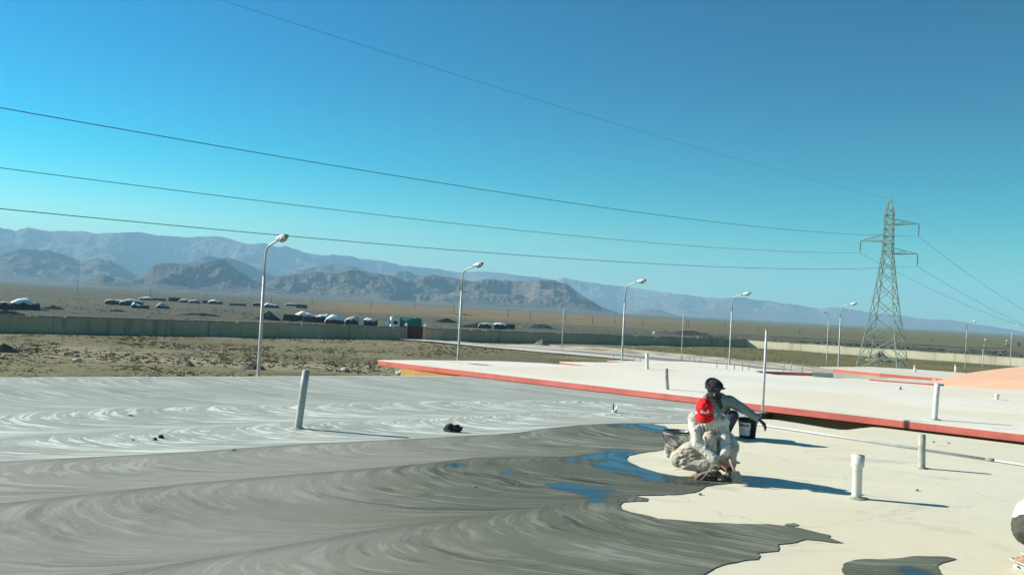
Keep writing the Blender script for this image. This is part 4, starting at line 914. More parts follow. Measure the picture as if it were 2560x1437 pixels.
for i, (x0, x1, yt, yb, lab) in enumerate(((-20, 62, 778, 785, 'low dark earth bank outside the wall at the left edge'), (100, 160, 765, 773, 'low stony bank right of the white peaked tent'), (440, 560, 783, 789, 'long thin earth bank behind the white wall cap'), (270, 320, 774, 779, 'short dark bank below the long low tent'), (1078, 1150, 797, 806, 'dark stony bank right of the maroon gate, behind the lamp'), (1290, 1410, 812, 821, 'grey stony bank right of the pen of sheds'), (1640, 1800, 829, 838, 'dark bank behind the round sign on its post'), (1120, 1190, 744+40, 788, 'thin far bank in the orange grass'))):
    q = heap('earth_bank', lab, x0, x1, yt, yb, M_stone if i % 2 else M_soil, 31+i, 'earth bank', jit=0.8, depth=0.10); q['group'] = 'earth banks outside the wall'
# ------------------------------------------------------------------ tanker truck
b = P(1012, 832); b = at(1012, 830, 165); q = thing('tanker_truck', 'green tanker lorry parked behind the wall beside the gate', 'truck', (b.x, b.y, 0), -math.atan2(b.x, b.y)+0.12)
M_teal = mat('teal_truck_paint', (0.10, 0.42, 0.36), 0.35, 0.1, 1.0, bmp=0); M_dgreen = mat('dark_green_tank_paint', (0.02, 0.19, 0.13), 0.4, 0.25, 1.5, bmp=0); M_chr = mat('red_chassis_paint', (0.22, 0.03, 0.025), 0.6, 0.2, 1.0, bmp=0)
zt = at(985, 791, b.y).z; L0 = -2.7; L1 = 2.9
cabf = MB().box((L0+0.75, 0, zt*0.5+0.35), (1.5, 2.3, zt-0.9), taper=0.92).build('cab', M_white, q)
MB().box((L0+0.8, 0, zt-0.12), (1.35, 2.0, 0.42), taper=0.7).build('cab_roof', M_teal, cabf)
MB().box((L0+0.85, -1.13, zt*0.5+0.55), (0.75, 0.06, 0.55)).build('cab_window', mat('dark_blue_glass', (0.01, 0.015, 0.05), 0.1, 0.1, bmp=0), cabf)
MB().box((L0-0.0, 0, zt*0.5+0.6), (0.06, 1.8, 0.7)).build('windscreen', mat('dark_blue_glass', (0.01, 0.015, 0.05)), cabf)
mb = MB(); nseg = 20
mb.tube([(L0+1.75, 0, zt*0.62+0.1), (L0+1.85, 0, zt*0.62+0.1), (L1-0.1, 0, zt*0.62+0.1), (L1, 0, zt*0.62+0.1)], [0.75, 0.95, 0.95, 0.75], 24); tk = mb.build('tank', M_dgreen, q, True)
MB().box((0.2, 0, zt*0.62+1.05), (3.6, 0.55, 0.14)).box((L1-0.7, 0, zt*0.62+1.12), (0.9, 0.7, 0.22)).build('tank_walkway', M_teal, tk)
MB().box((0.1, 0, 1.12), (L1-L0-0.1, 1.9, 0.35)).build('chassis', M_chr, q)
for xw in (L0+0.9, 0.9, 2.1):
    for sy in (-1, 1):
        o = MB().tube([(xw, sy*0.85, 0.5), (xw, sy*1.12, 0.5)], 0.5, 18).build('wheel', M_black, q, True)
        MB().tube([(xw, sy*1.0, 0.5), (xw, sy*1.15, 0.5)], 0.24, 12).build('rim', M_white, o, True)
# ------------------------------------------------------------------ round signs and far vehicles
def sign(x, yc, r, Y, lab, dark=0.0):
    p = at(x, yc, Y); q = thing('road_sign', lab, 'road sign', (p.x, p.y, 0), -math.atan2(p.x, p.y)-0.25)
    MB().tube([(0, 0.06, -0.2), (0, 0.06, p.z)], 0.04, 8).build('post', M_steel, q, True)
    MB().tube([(0, 0, p.z), (0, 0.03, p.z)], r*1.13, 24).build('sign_rim', M_black if dark else M_steel, q)
    MB().tube([(0, -0.03, p.z), (0, -0.002, p.z)], r*(0.6 if dark else 1.0), 24).build('sign_face', M_white, q)
sign(968, 808, 0.50, 160, 'big round white sign with dark rim left of the green truck')
sign(1634, 831, 0.34, 215, 'round white sign on a thin post behind the shaded wall')
sign(2460, 862.5, 0.26, 260, 'small round dark rimmed sign by the far road, left of two', 1)
sign(2463, 848.5, 0.24, 330, 'tiny white sign above the dark rimmed one, beyond the far road')
sign(2516, 850.5, 0.24, 330, 'tiny white sign above the parked motorcycle')
b = P(2519, 869); q = thing('motorcycle', 'dark motorcycle parked on the far road near the right edge', 'motorcycle', (b.x, b.y, 0.4))
for sx in (-0.65, 0.65):
    mb = MB(); cpts = [(sx+0.3*math.cos(a), 0, 0.3+0.3*math.sin(a)) for a in np.linspace(0, 2*math.pi, 17)]; mb.tube(cpts, 0.07, 8, False); mb.build('wheel', M_black, q, True)
MB().ell((0.1, 0, 0.75), (0.35, 0.15, 0.16)).build('fuel_tank', M_black, q, True); MB().ell((-0.4, 0, 0.78), (0.45, 0.14, 0.09)).build('seat', M_black, q, True)
MB().tube([(0.65, 0, 0.3), (0.4, 0, 1.05)], 0.04, 6).tube([(0.4, -0.35, 1.08), (0.4, 0.35, 1.08)], 0.025, 6).tube([(-0.65, 0, 0.3), (0.2, 0, 0.45), (0.55, 0, 0.6)], 0.06, 6).build('frame', M_steel, q)
MB().box((-0.72, 0, 0.95), (0.3, 0.3, 0.3)).build('load', M_white, q)
b = P(2545, 869); q = thing('guard_hut', 'small dark open hut on the far road at the right edge', 'hut', (b.x, b.y, 0.4)); Hh = at(2545, 856, b.y).z-0.4
mb = MB()
for sx in (-.5, .5):
    for sy in (-.5, .5): mb.box((sx, sy, Hh/2), (0.12, 0.12, Hh))
mb.build('posts', M_wood, q); MB().box((0, 0, Hh+0.03), (1.35, 1.35, 0.1)).build('roof', M_stone, q); MB().box((0.35, 0, Hh*0.4), (0.3, 0.9, Hh*0.8)).build('side_panel', M_wool, q)
# ------------------------------------------------------------------ people
M_skin = mat('skin', (0.36, 0.20, 0.125), 0.6, 0.12, 14, bmp=0.05); M_mud = mat('cement_caked_skin', (0.10, 0.10, 0.085), 0.75, 0.3, 25, col2=(0.26, 0.25, 0.20))
def cloth(name, c, col2=None, var=0.15): return mat(name, c, 0.9, var, 9, col2=col2, lo=0.5, hi=0.62, bmp=0.5, bsc=22, bd=0.012)
M_offw = cloth('off_white_cotton', (0.60, 0.585, 0.52), (0.30, 0.29, 0.25)); M_beige = cloth('dusty_beige_cotton', (0.47, 0.43, 0.34), (0.30, 0.275, 0.22))
M_teals = cloth('grey_green_shirt_cloth', (0.20, 0.26, 0.23)); M_navy = cloth('dark_navy_cloth', (0.030, 0.038, 0.055)); M_blk = cloth('black_scarf_cloth', (0.022, 0.024, 0.026), (0.05, 0.055, 0.06))
M_redcap = mat('red_cap_cloth', (0.72, 0.008, 0.012), 0.75, 0.1, 20, bmp=0.2, bsc=200, bd=0.001); M_whites = cloth('bright_white_cloth', (0.82, 0.82, 0.80)); M_dgrey = cloth('dark_grey_trouser_cloth', (0.075, 0.078, 0.064), (0.035, 0.036, 0.03))
clouds = bpy.data.textures.new('fold_noise', 'CLOUDS'); clouds.noise_scale = 0.09; clouds.noise_depth = 3
folds = bpy.data.textures.new('crease_noise', 'CLOUDS'); folds.noise_scale = 0.035; folds.noise_depth = 2
def remesh(o, vox=0.007, smooth=4, disp=0.0, disp2=0.0):
    m = o.modifiers.new('r', 'REMESH'); m.mode = 'VOXEL'; m.voxel_size = vox; m.use_smooth_shade = True
    m = o.modifiers.new('s', 'SMOOTH'); m.iterations = smooth; m.factor = 0.6
    if disp: m = o.modifiers.new('d', 'DISPLACE'); m.texture = clouds; m.strength = disp; m.mid_level = 0.5; m.texture_coords = 'LOCAL'
    if disp2: m = o.modifiers.new('e', 'DISPLACE'); m.texture = folds; m.strength = disp2; m.mid_level = 0.5; m.texture_coords = 'LOCAL'
    return o
def frame(f, u):
    f = Vector(f).normalized(); u = Vector(u); u = (u-f*u.dot(f)).normalized(); x = f.cross(u); return Matrix((x, f, u)).transposed()
def head(mb, c, M):
    c = Vector(c); L = lambda x, y, z: c+M @ Vector((x, y, z))
    mb.ell(c, (0.076, 0.093, 0.095), M); mb.ell(L(0, 0.025, -0.06), (0.058, 0.068, 0.062), M)
    mb.caps(L(0, 0.088, 0.0), L(0, 0.108, -0.028), 0.009, 0.015); mb.ell(L(0, 0.075, -0.07), (0.024, 0.018, 0.010), M); mb.ell(L(0, 0.078, 0.018), (0.055, 0.012, 0.010), M)
    for s in (-1, 1): mb.ell(L(s*0.080, -0.005, -0.015), (0.012, 0.020, 0.032), M); mb.ell(L(s*0.030, 0.078, 0.0), (0.015, 0.010, 0.008), M)
def eyes(par, c, M):
    for s in (-1, 1): MB().ell(Vector(c)+M @ Vector((s*0.030, 0.086, 0.001)), (0.011, 0.006, 0.005), M, 8, 6).build('eye', M_black, par, True)
def hand(mb, w_, d, up, s, curl=0.5, scale=1.0):
    # w_: wrist, d: pointing, up: back of the hand, s: side of the thumb (+1/-1)
    d = Vector(d).normalized(); up = Vector(up); up = (up-d*up.dot(d)).normalized(); x = d.cross(up)*s; w_ = Vector(w_)
    L = lambda a, b_, c: w_+(x*a+d*b_+up*c)*scale
    for a in (-0.028, -0.010, 0.010, 0.028): mb.caps(L(a*0.6, 0.01, 0), L(a, 0.082, 0), 0.016*scale, 0.0125*scale, 8)
    ln = [0.060, 0.074, 0.080, 0.070]
    for i, a in enumerate((-0.034, -0.011, 0.012, 0.034)):
        l0 = ln[i]; p0 = L(a, 0.082, 0); a1 = curl*0.7+0.06*i; a2 = a1+curl*0.9; a3 = a2+curl*0.6; fan = (a/0.034)*0.10
        p = (a, 0.082, 0.0); ang = [a1, a2, a3]; seg = [l0*0.46, l0*0.31, l0*0.24]; rs = [0.0095, 0.0088, 0.0080, 0.0070]
        pts = [p0]
        for k in range(3):
            p = (p[0]+seg[k]*fan, p[1]+seg[k]*math.cos(ang[k]), p[2]-seg[k]*math.sin(ang[k])); pts.append(L(*p))
        mb.chain(pts, [r*scale for r in rs], 8)
    mb.chain([L(0.026, 0.018, -0.004), L(0.056, 0.045, -0.014), L(0.066, 0.072, -0.024), L(0.062, 0.095, -0.034)], [r*scale for r in (0.014, 0.012, 0.0105, 0.008)], 8)
def foot(mb, heel, d, scale=1.0):
    d = Vector(d).normalized(); x = d.cross(Vector((0, 0, 1))); heel = Vector(heel)
    L = lambda a, b_, c: heel+x*a+d*b_+Vector((0, 0, c))
    mb.caps(L(0, 0.02, 0.03), L(0, 0.15, 0.025), 0.032, 0.030); mb.caps(L(0, 0.06, 0.05), L(0, 0.14, 0.035), 0.03, 0.026)
    for i, a in enumerate((-0.030, -0.013, 0.003, 0.018, 0.034)): mb.caps(L(a*0.8, 0.15, 0.020), L(a, 0.215-0.008*abs(i-3), 0.014), 0.014, 0.011+0.002*(i == 4), 8)
def place(q, x, y):
    b = P(x, y, R1+0.007); q.location = b; q.rotation_euler = (0, 0, -math.atan2(b.x, b.y)); return b
# --- worker 1, red cap (local metres: x right, y away from camera, z up)
p1 = thing('person', 'squatting worker in a red cap and pale loose clothes, pressing a trowel down', 'person'); place(p1, 1762, 1192)
hc = Vector((-0.035, -0.17, 0.715)); MH = frame((0.03, -0.62, -0.78), (0.02, -0.80, 0.60))
bd = MB(); head(bd, hc, MH); bd.caps(hc+Vector((0, 0.07, -0.01)), (0.03, 0.04, 0.58), 0.052, 0.055)
bd.chain([(0.04, 0.05, 0.52), (0.05, 0.14, 0.38), (0.06, 0.22, 0.25)], [0.085, 0.085, 0.10])
shR, shL = Vector((-0.125, -0.03, 0.59)), Vector((0.150, 0.0, 0.58)); elR, elL = Vector((-0.085, -0.17, 0.345)), Vector((0.190, -0.17, 0.30))
wrR, wrL = Vector((0.125, -0.24, 0.205)), Vector((0.055, -0.13, 0.085))
bd.chain([shR, elR, wrR], [0.042, 0.034, 0.027]); bd.chain([shL, elL, wrL], [0.042, 0.034, 0.027])
hand(bd, wrR+Vector((0.02, -0.005, -0.01)), (0.72, -0.20, -0.45), (0.4, -0.5, 0.75), -1, 0.95)
hand(bd, wrL+Vector((-0.01, 0, -0.01)), (-0.93, -0.15, -0.30), (-0.25, 0.0, 0.96), -1, 0.25)
knC, knL, knR = Vector((0.03, -0.14, 0.42)), Vector((-0.27, 0.04, 0.16)), Vector((0.22, 0.02, 0.30))
bd.chain([(0.13, 0.22, 0.22), knC], [0.085, 0.06]); bd.chain([knC, (0.10, 0.02, 0.08)], [0.055, 0.038]); foot(bd, (0.12, 0.03, 0), (0.25, -0.95, 0))
bd.chain([(-0.02, 0.22, 0.20), knL, (-0.02, 0.10, 0.06)], [0.085, 0.058, 0.04]); foot(bd, (0.0, 0.06, 0), (-0.5, -0.85, 0))
body1 = remesh(bd.build('body', M_skin, p1), 0.0055, 3); eyes(body1, hc, MH)
gb = MB(); hand(gb, wrL+Vector((-0.01, 0, -0.01)), (-0.93, -0.15, -0.30), (-0.25, 0.0, 0.96), -1, 0.25, 1.14); gb.caps(wrL+Vector((0.01, 0, -0.01)), wrL.lerp(elL, 0.22), 0.036, 0.038)
remesh(gb.build('glove', mat('cement_caked_glove', (0.17, 0.175, 0.14), 0.9, 0.35, 30, bmp=0.4), p1), 0.004, 2)
gb = MB(); hand(gb, wrR+Vector((0.055, -0.012, -0.032)), (0.72, -0.20, -0.50), (0.4, -0.5, 0.75), -1, 1.1, 0.98)
remesh(gb.build('glove', mat('black_wet_glove', (0.035, 0.036, 0.034), 0.6, 0.35, 30, bmp=0.4), p1), 0.004, 2)
sh = MB(); sh.chain([(0.03, -0.02, 0.585), (0.035, 0.06, 0.50), (0.05, 0.15, 0.38), (0.06, 0.22, 0.27)], [0.115, 0.140, 0.135, 0.155])
sh.chain([shR+Vector((0.02, 0.0, -0.02)), shR+Vector((-0.01, -0.02, -0.06)), elR+Vector((-0.01, 0, 0)), elR.lerp(wrR, 0.75)+Vector((0, 0, 0.0))], [0.070, 0.058, 0.049, 0.044])
sh.chain([shL+Vector((-0.02, 0, -0.02)), shL+Vector((0.01, -0.02, -0.06)), elL, elL.lerp(wrL, 0.55)], [0.068, 0.058, 0.050, 0.044]); sh.caps(shR, shL, 0.075, 0.075)
for a_, b_, w_ in ((shR, elR, 0.055), (elR, wrR, 0.047), (shL, elL, 0.055), (elL, wrL, 0.046)):
    for k in range(5):
        t = 0.15+0.17*k; c_ = a_.lerp(b_, t); d_ = (b_-a_).normalized(); x_ = d_.cross(Vector((0.3, 1, 0.2))).normalized(); y_ = d_.cross(x_)
        ph = 1.3*k+a_.x*9; sh.chain([c_+(x_*math.cos(ph+q)+y_*math.sin(ph+q))*w_*0.93+d_*0.020*q for q in (-0.8, 0, 0.8)], [0.005, 0.014, 0.005], 8)
for k in range(6): sh.chain([(-0.09+0.035*k, -0.115+0.01*abs(k-2), 0.55), (-0.07+0.035*k, -0.10, 0.44), (-0.04+0.03*k, -0.03, 0.33)], [0.010, 0.013, 0.010], 8)
sh.caps(elR.lerp(wrR, 0.45), elR.lerp(wrR, 0.80)+Vector((0, 0, -0.01)), 0.048, 0.056)
sh.chain([(0.20, 0.16, 0.38), (0.25, 0.10, 0.32), (0.24, 0.12, 0.21)], [0.09, 0.085, 0.065])
for k in range(4): sh.chain([(0.20+0.03*k, 0.05, 0.42), (0.26+0.02*k, 0.02, 0.30), (0.25, 0.06, 0.18)], [0.008, 0.014, 0.008], 8)
sho = remesh(sh.build('tunic', M_offw, p1), 0.006, 4, 0.010, 0.009)
cl = MB(); cl.chain([hc+Vector((-0.07, 0.06, -0.06)), hc+Vector((-0.03, -0.005, -0.13)), hc+Vector((0.05, -0.0, -0.135)), hc+Vector((0.10, 0.06, -0.05))], [0.022, 0.022, 0.022, 0.022]); remesh(cl.build('collar', M_offw, sho), 0.006, 3, 0.01)
tr = MB(); tr.ell((0.06, 0.21, 0.22), (0.22, 0.17, 0.18)); tr.chain([(0.13, 0.22, 0.24), knC+Vector((0, 0.01, 0))], [0.12, 0.072]); tr.chain([knC, (0.09, -0.03, 0.16)], [0.070, 0.060])
tr.chain([(-0.03, 0.18, 0.24), (-0.15, 0.08, 0.215), knL], [0.15, 0.13, 0.095]); tr.caps((-0.20, 0.0, 0.13), (0.0, -0.03, 0.13), 0.075, 0.085)
for k in range(5):
    h_ = 0.06+0.045*k; tr.chain([(-0.325+0.015*k, -0.01, h_-0.02), (-0.23, -0.07, h_+0.02+0.014*math.sin(k*2.1)), (-0.12, -0.078+0.004*k, h_+0.075+0.012*math.sin(k)), (-0.03, -0.06, h_+0.12)], [0.003, 0.009, 0.011, 0.004], 8)
for k in range(4): tr.chain([knC+Vector((-0.05+0.03*k, -0.055, 0.02)), knC+Vector((-0.03+0.03*k, -0.05, -0.10)), knC+Vector((0.01+0.02*k, -0.0, -0.2))], [0.006, 0.012, 0.008], 8)
tr.chain([(0.16, 0.20, 0.26), knR, (0.22, 0.10, 0.14)], [0.13, 0.085, 0.09])
remesh(tr.build('trousers', M_beige, p1), 0.0055, 3, 0.014, 0.010)
# cap
cp = MB(); rows = 9; cols = 24; vs = []
for i in range(rows+1):
    t = (math.pi/2)*(i/rows)*1.02
    for j in range(cols):
        a = 2*math.pi*j/cols; vs.append(hc+MH @ Vector((0.088*math.sin(t)*math.cos(a), 0.104*math.sin(t)*math.sin(a), 0.012+0.090*math.cos(t)+0.003*math.sin(a*3))))
cp.add(vs, [(i*cols+j, (i+1)*cols+j, (i+1)*cols+(j+1) % cols, i*cols+(j+1) % cols) for i in range(rows) for j in range(cols)])
capo = cp.build('cap', M_redcap, p1, True); capo.modifiers.new('t', 'SOLIDIFY').thickness = 0.006
vs = []
for i in range(6):
    for j in range(13):
        a = math.radians(-55+110*j/12); r = 0.094+0.060*i/5*math.cos(a*1.1); vs.append(hc+MH @ Vector((r*math.sin(a)*0.98, r*math.cos(a)*1.06, 0.018-0.030*(math.sin(a)**2)-0.035*(i/5)**1.3)))
bo = MB().add(vs, [(i*13+j, i*13+j+1, (i+1)*13+j+1, (i+1)*13+j) for i in range(5) for j in range(12)]).build('brim', M_redcap, capo, True); bo.modifiers.new('t', 'SOLIDIFY').thickness = 0.006
MB().ell(hc+MH @ Vector((0, 0, 0.104)), (0.009, 0.009, 0.006), MH, 10, 6).build('button', M_redcap, capo, True)
def text_verts(s, size, bold=0.0):
    cu = bpy.data.curves.new('lettering', 'FONT'); cu.body = s; cu.size = size; cu.align_x = 'CENTER'; cu.align_y = 'CENTER'; cu.offset = bold; cu.resolution_u = 3
    ob = bpy.data.objects.new('lettering', cu); S.collection.objects.link(ob); bpy.context.view_layer.update()
    me = bpy.data.meshes.new_from_object(ob.evaluated_get(bpy.context.evaluated_depsgraph_get()))
    bpy.data.objects.remove(ob); bm = bmesh.new(); bm.from_mesh(me); bmesh.ops.triangulate(bm, faces=bm.faces)
    for _ in range(2): bmesh.ops.subdivide_edges(bm, edges=[e for e in bm.edges if e.calc_length() > size*0.25], cuts=1)
    bm.to_mesh(me); bm.free(); return me
me = text_verts('Boody', 0.046, 0.0022)
for v in me.vertices:
    x, z = v.co.x, v.co.y; a = x/0.105; el = 0.62+z/0.105
    q_ = Vector((0.088*math.cos(el)*math.sin(a), 0.104*math.cos(el)*math.cos(a), 0.012+0.090*math.sin(el))); v.co = hc+MH @ (q_*1.0+q_.normalized()*0.006)
o = bpy.data.objects.new('cap_lettering', me); S.collection.objects.link(o); me.materials.append(M_white); o.parent = capo
# trowel held by worker 1
tq = thing('trowel', 'grey scraping trowel with pinkish wooden grip in the right hand of the red capped worker', 'trowel', (0, 0, 0)); place(tq, 1762, 1192)
ta, tb = Vector((0.235, -0.275, 0.245)), Vector((0.335, -0.30, 0.02)); dv = (tb-ta).normalized()
MB().tube([ta, ta+dv*0.05, ta+dv*0.11, ta+dv*0.13], [0.013, 0.016, 0.014, 0.010], 10).build('grip', mat('pinkish_wood', (0.50, 0.27, 0.22), 0.7, 0.2, 12), tq, True)
sx_ = Vector((0.98, 0.12, 0.12)).normalized(); bl = MB(); c_ = tb; w2 = 0.058
nn = dv.cross(sx_).normalized()*0.002
v_ = [c_-sx_*w2*0.7-dv*0.125, c_+sx_*w2*0.7-dv*0.125, c_+sx_*w2, c_-sx_*w2*1.1]
bl.add([p-nn for p in v_]+[p+nn for p in v_], [(0, 1, 2, 3), (7, 6, 5, 4), (0, 4, 5, 1), (1, 5, 6, 2), (2, 6, 7, 3), (3, 7, 4, 0)]).build('blade', mat('cement_coated_blade', (0.24, 0.25, 0.21), 0.6, 0.3, 20), tq)
# --- worker 2
p2 = thing('person', 'squatting worker with dark head scarf and grey green shirt reaching to a bucket', 'person'); place(p2, 1795, 1092)
hc2 = Vector((-0.085, -0.10, 0.655)); MH2 = frame((0.10, -0.86, -0.42), (0.0, -0.42, 0.90))
bd = MB(); head(bd, hc2, MH2); bd.caps(hc2+Vector((0.01, 0.05, -0.05)), (0.0, 0.05, 0.54), 0.052, 0.06); bd.chain([(0.0, 0.06, 0.46), (0.0, 0.16, 0.26)], [0.12, 0.12])
sR, sL = Vector((-0.16, 0.02, 0.50)), Vector((0.14, 0.02, 0.50)); eL_, wL_ = Vector((0.335, -0.02, 0.40)), Vector((0.515, -0.05, 0.295)); eR_, wR_ = Vector((-0.21, -0.12, 0.30)), Vector((-0.02, -0.22, 0.22))
bd.chain([sL, eL_, wL_], [0.05, 0.04, 0.028]); bd.chain([sR, eR_, wR_], [0.05, 0.04, 0.028]); hand(bd, wL_+Vector((0.01, 0, -0.005)), (0.8, -0.15, -0.55), (0.5, 0, 0.85), -1, 0.6); hand(bd, wR_, (0.8, -0.3, -0.4), (0.3, 0, 0.9), 1, 0.6)
k1, k2_ = Vector((0.185, -0.10, 0.315)), Vector((-0.17, -0.12, 0.30))
bd.chain([(0.08, 0.16, 0.18), k1, (0.12, 0.0, 0.06)], [0.08, 0.055, 0.036]); bd.chain([(-0.08, 0.16, 0.18), k2_, (-0.12, 0.0, 0.06)], [0.08, 0.055, 0.036]); foot(bd, (0.12, 0.02, 0), (0.3, -0.95, 0)); foot(bd, (-0.12, 0.02, 0), (-0.3, -0.95, 0))
body2 = remesh(bd.build('body', M_skin, p2), 0.0055, 3); eyes(body2, hc2, MH2)
gb = MB(); hand(gb, wL_+Vector((0.01, 0, -0.005)), (0.8, -0.15, -0.55), (0.5, 0, 0.85), -1, 0.6, 1.2); gb.caps(wL_, wL_.lerp(eL_, 0.12), 0.036, 0.036); remesh(gb.build('glove', mat('black_wet_glove', (0.03, 0.03, 0.03)), p2), 0.004, 2)
sh = MB(); sh.chain([(-0.01, 0.03, 0.50), (0.0, 0.09, 0.40), (0.0, 0.16, 0.24)], [0.115, 0.15, 0.16]); sh.caps(sR, sL, 0.08, 0.08); sh.chain([sL, eL_, wL_.lerp(eL_, 0.08)], [0.082, 0.064, 0.046]); sh.chain([sR, eR_, wR_.lerp(eR_, 0.2)], [0.082, 0.066, 0.05])
remesh(sh.build('shirt', M_teals, p2), 0.007, 5, 0.014, 0.007)
tr = MB(); tr.ell((0.0, 0.16, 0.19), (0.19, 0.15, 0.16)); tr.chain([(0.08, 0.16, 0.2), k1+Vector((0, 0.01, 0)), (0.13, -0.02, 0.12)], [0.10, 0.078, 0.055]); tr.chain([(-0.08, 0.16, 0.2), k2_, (-0.12, -0.02, 0.12)], [0.10, 0.078, 0.055])
remesh(tr.build('trousers', M_navy, p2), 0.007, 5, 0.010, 0.005)
tb_ = MB(); tb_.ell(hc2+MH2 @ Vector((0, -0.012, 0.038)), (0.108, 0.120, 0.088), MH2)
for k in range(5):
    a0 = k*0.62; pts = [hc2+MH2 @ Vector((0.102*math.cos(t), 0.115*math.sin(t), 0.03+0.012*k+0.022*math.sin(t+a0))) for t in np.linspace(0, 2*math.pi, 19)]; tb_.tube(pts, 0.019, 8, False)
tb_.caps(hc2+MH2 @ Vector((-0.10, 0.03, 0.03)), hc2+MH2 @ Vector((-0.145, 0.05, 0.045)), 0.018, 0.009); tb_.ell(hc2+MH2 @ Vector((0, 0.035, -0.055)), (0.078, 0.075, 0.065), MH2)
tb_.chain([hc2+MH2 @ Vector((0, 0.03, -0.11)), Vector((-0.04, -0.12, 0.52)), Vector((0.02, -0.13, 0.42))], [0.06, 0.05, 0.028]); tb_.caps(hc2+Vector((-0.05, 0.06, -0.10)), hc2+Vector((0.07, 0.06, -0.10)), 0.055, 0.05)
remesh(tb_.build('head_scarf', M_blk, p2), 0.006, 3, 0.018, 0.012)
# --- worker 3, at the right picture edge, seen from behind-left
p3 = thing('person', 'squatting worker in white shirt and dark trousers cut by the right picture edge', 'person'); place(p3, 2562, 1419)
hc3 = Vector((0.43, -0.02, 0.72)); MH3 = frame((0.85, -0.25, -0.45), (0.4, 0, 0.9)); bd = MB(); head(bd, hc3, MH3); bd.caps(hc3+Vector((-0.06, 0.02, -0.06)), (0.30, 0.04, 0.60), 0.052, 0.06); bd.chain([(0.27, 0.05, 0.52), (0.08, 0.08, 0.28)], [0.12, 0.12])
s3a, s3b = Vector((0.30, 0.22, 0.54)), Vector((0.27, -0.13, 0.54)); bd.chain([s3b, (0.42, -0.22, 0.34), (0.58, -0.20, 0.20)], [0.05, 0.04, 0.028]); bd.chain([s3a, (0.45, 0.28, 0.34), (0.60, 0.20, 0.18)], [0.05, 0.04, 0.028])
hand(bd, (0.59, -0.20, 0.19), (0.8, 0, -0.6), (0.5, 0, 0.8), 1, 0.6); hand(bd, (0.61, 0.20, 0.17), (0.8, 0, -0.6), (0.5, 0, 0.8), -1, 0.6)
bd.chain([(0.03, -0.02, 0.27), (0.36, -0.12, 0.36), (0.07, -0.09, 0.09), (0.0, -0.085, 0.055)], [0.09, 0.058, 0.042, 0.040]); bd.chain([(0.03, 0.16, 0.27), (0.36, 0.22, 0.36), (0.10, 0.16, 0.08)], [0.09, 0.058, 0.04])
foot(bd, (-0.055, -0.075, 0.03), (0.86, -0.5, 0)); foot(bd, (0.02, 0.16, 0.03), (0.95, -0.25, 0))
body3 = remesh(bd.build('body', M_skin, p3), 0.0055, 3); eyes(body3, hc3, MH3)
MB().ell(hc3+MH3 @ Vector((0, -0.012, 0.022)), (0.084, 0.098, 0.092), MH3, 20, 14, jit=0.05, seed=3).build('hair', mat('black_hair', (0.015, 0.013, 0.012), 0.6, 0.3, 40), p3, True)
sh = MB(); sh.chain([(0.26, 0.04, 0.52), (0.15, 0.06, 0.42), (0.055, 0.06, 0.345)], [0.15, 0.155, 0.145]); sh.caps(s3a, s3b, 0.085, 0.085); sh.chain([s3b, (0.42, -0.22, 0.34)], [0.085, 0.07]); sh.chain([s3a, (0.45, 0.28, 0.34)], [0.085, 0.07])
remesh(sh.build('shirt', M_whites, p3), 0.008, 6, 0.02, 0.008)
tr = MB(); tr.ell((0.035, 0.05, 0.285), (0.135, 0.17, 0.125)); tr.chain([(0.03, -0.02, 0.28), (0.36, -0.12, 0.37), (0.12, -0.10, 0.13)], [0.125, 0.075, 0.06]); tr.chain([(0.03, 0.16, 0.28), (0.36, 0.22, 0.37), (0.12, 0.16, 0.13)], [0.12, 0.075, 0.06])
remesh(tr.build('trousers', M_dgrey, p3), 0.007, 5, 0.010, 0.012)
M_clog = mat('grey_white_clog_plastic', (0.42, 0.44, 0.39), 0.5, 0.12, 20, bmp=0.1)
for hx, hy, dx, dy in ((-0.06, -0.075, 0.86, -0.5), (0.015, 0.16, 0.95, -0.25)):
    d = Vector((dx, dy, 0)).normalized(); x = d.cross(Vector((0, 0, 1))); hl = Vector((hx, hy, 0)); L = lambda a, b_, c: hl+x*a+d*b_+Vector((0, 0, c))
    cb_ = MB(); cb_.caps(L(0, 0.03, 0.015), L(0, 0.20, 0.015), 0.040, 0.050); cb_.ell(L(0, 0.175, 0.035), (0.052, 0.062, 0.042), Matrix((x, d, Vector((0, 0, 1)))).transposed())
    cb_.chain([L(-0.045, 0.13, 0.05), L(-0.046, 0.02, 0.065), L(0, -0.035, 0.065), L(0.046, 0.02, 0.065), L(0.045, 0.13, 0.05)], [0.010]*5, 8)
    co = remesh(cb_.build('clog', M_clog, p3), 0.005, 2)
    hb_ = MB()
    for a, b_, c in ((-0.02, 0.15, 0.078), (0.02, 0.15, 0.078), (0, 0.17, 0.080), (-0.022, 0.19, 0.074), (0.022, 0.19, 0.074), (-0.048, 0.10, 0.03), (-0.048, 0.05, 0.032), (0.048, 0.10, 0.03), (0.048, 0.05, 0.032)): hb_.ell(L(a, b_, c), (0.009, 0.009, 0.006), None, 8, 6)
    hb_.build('vent_holes', M_black, co, True)
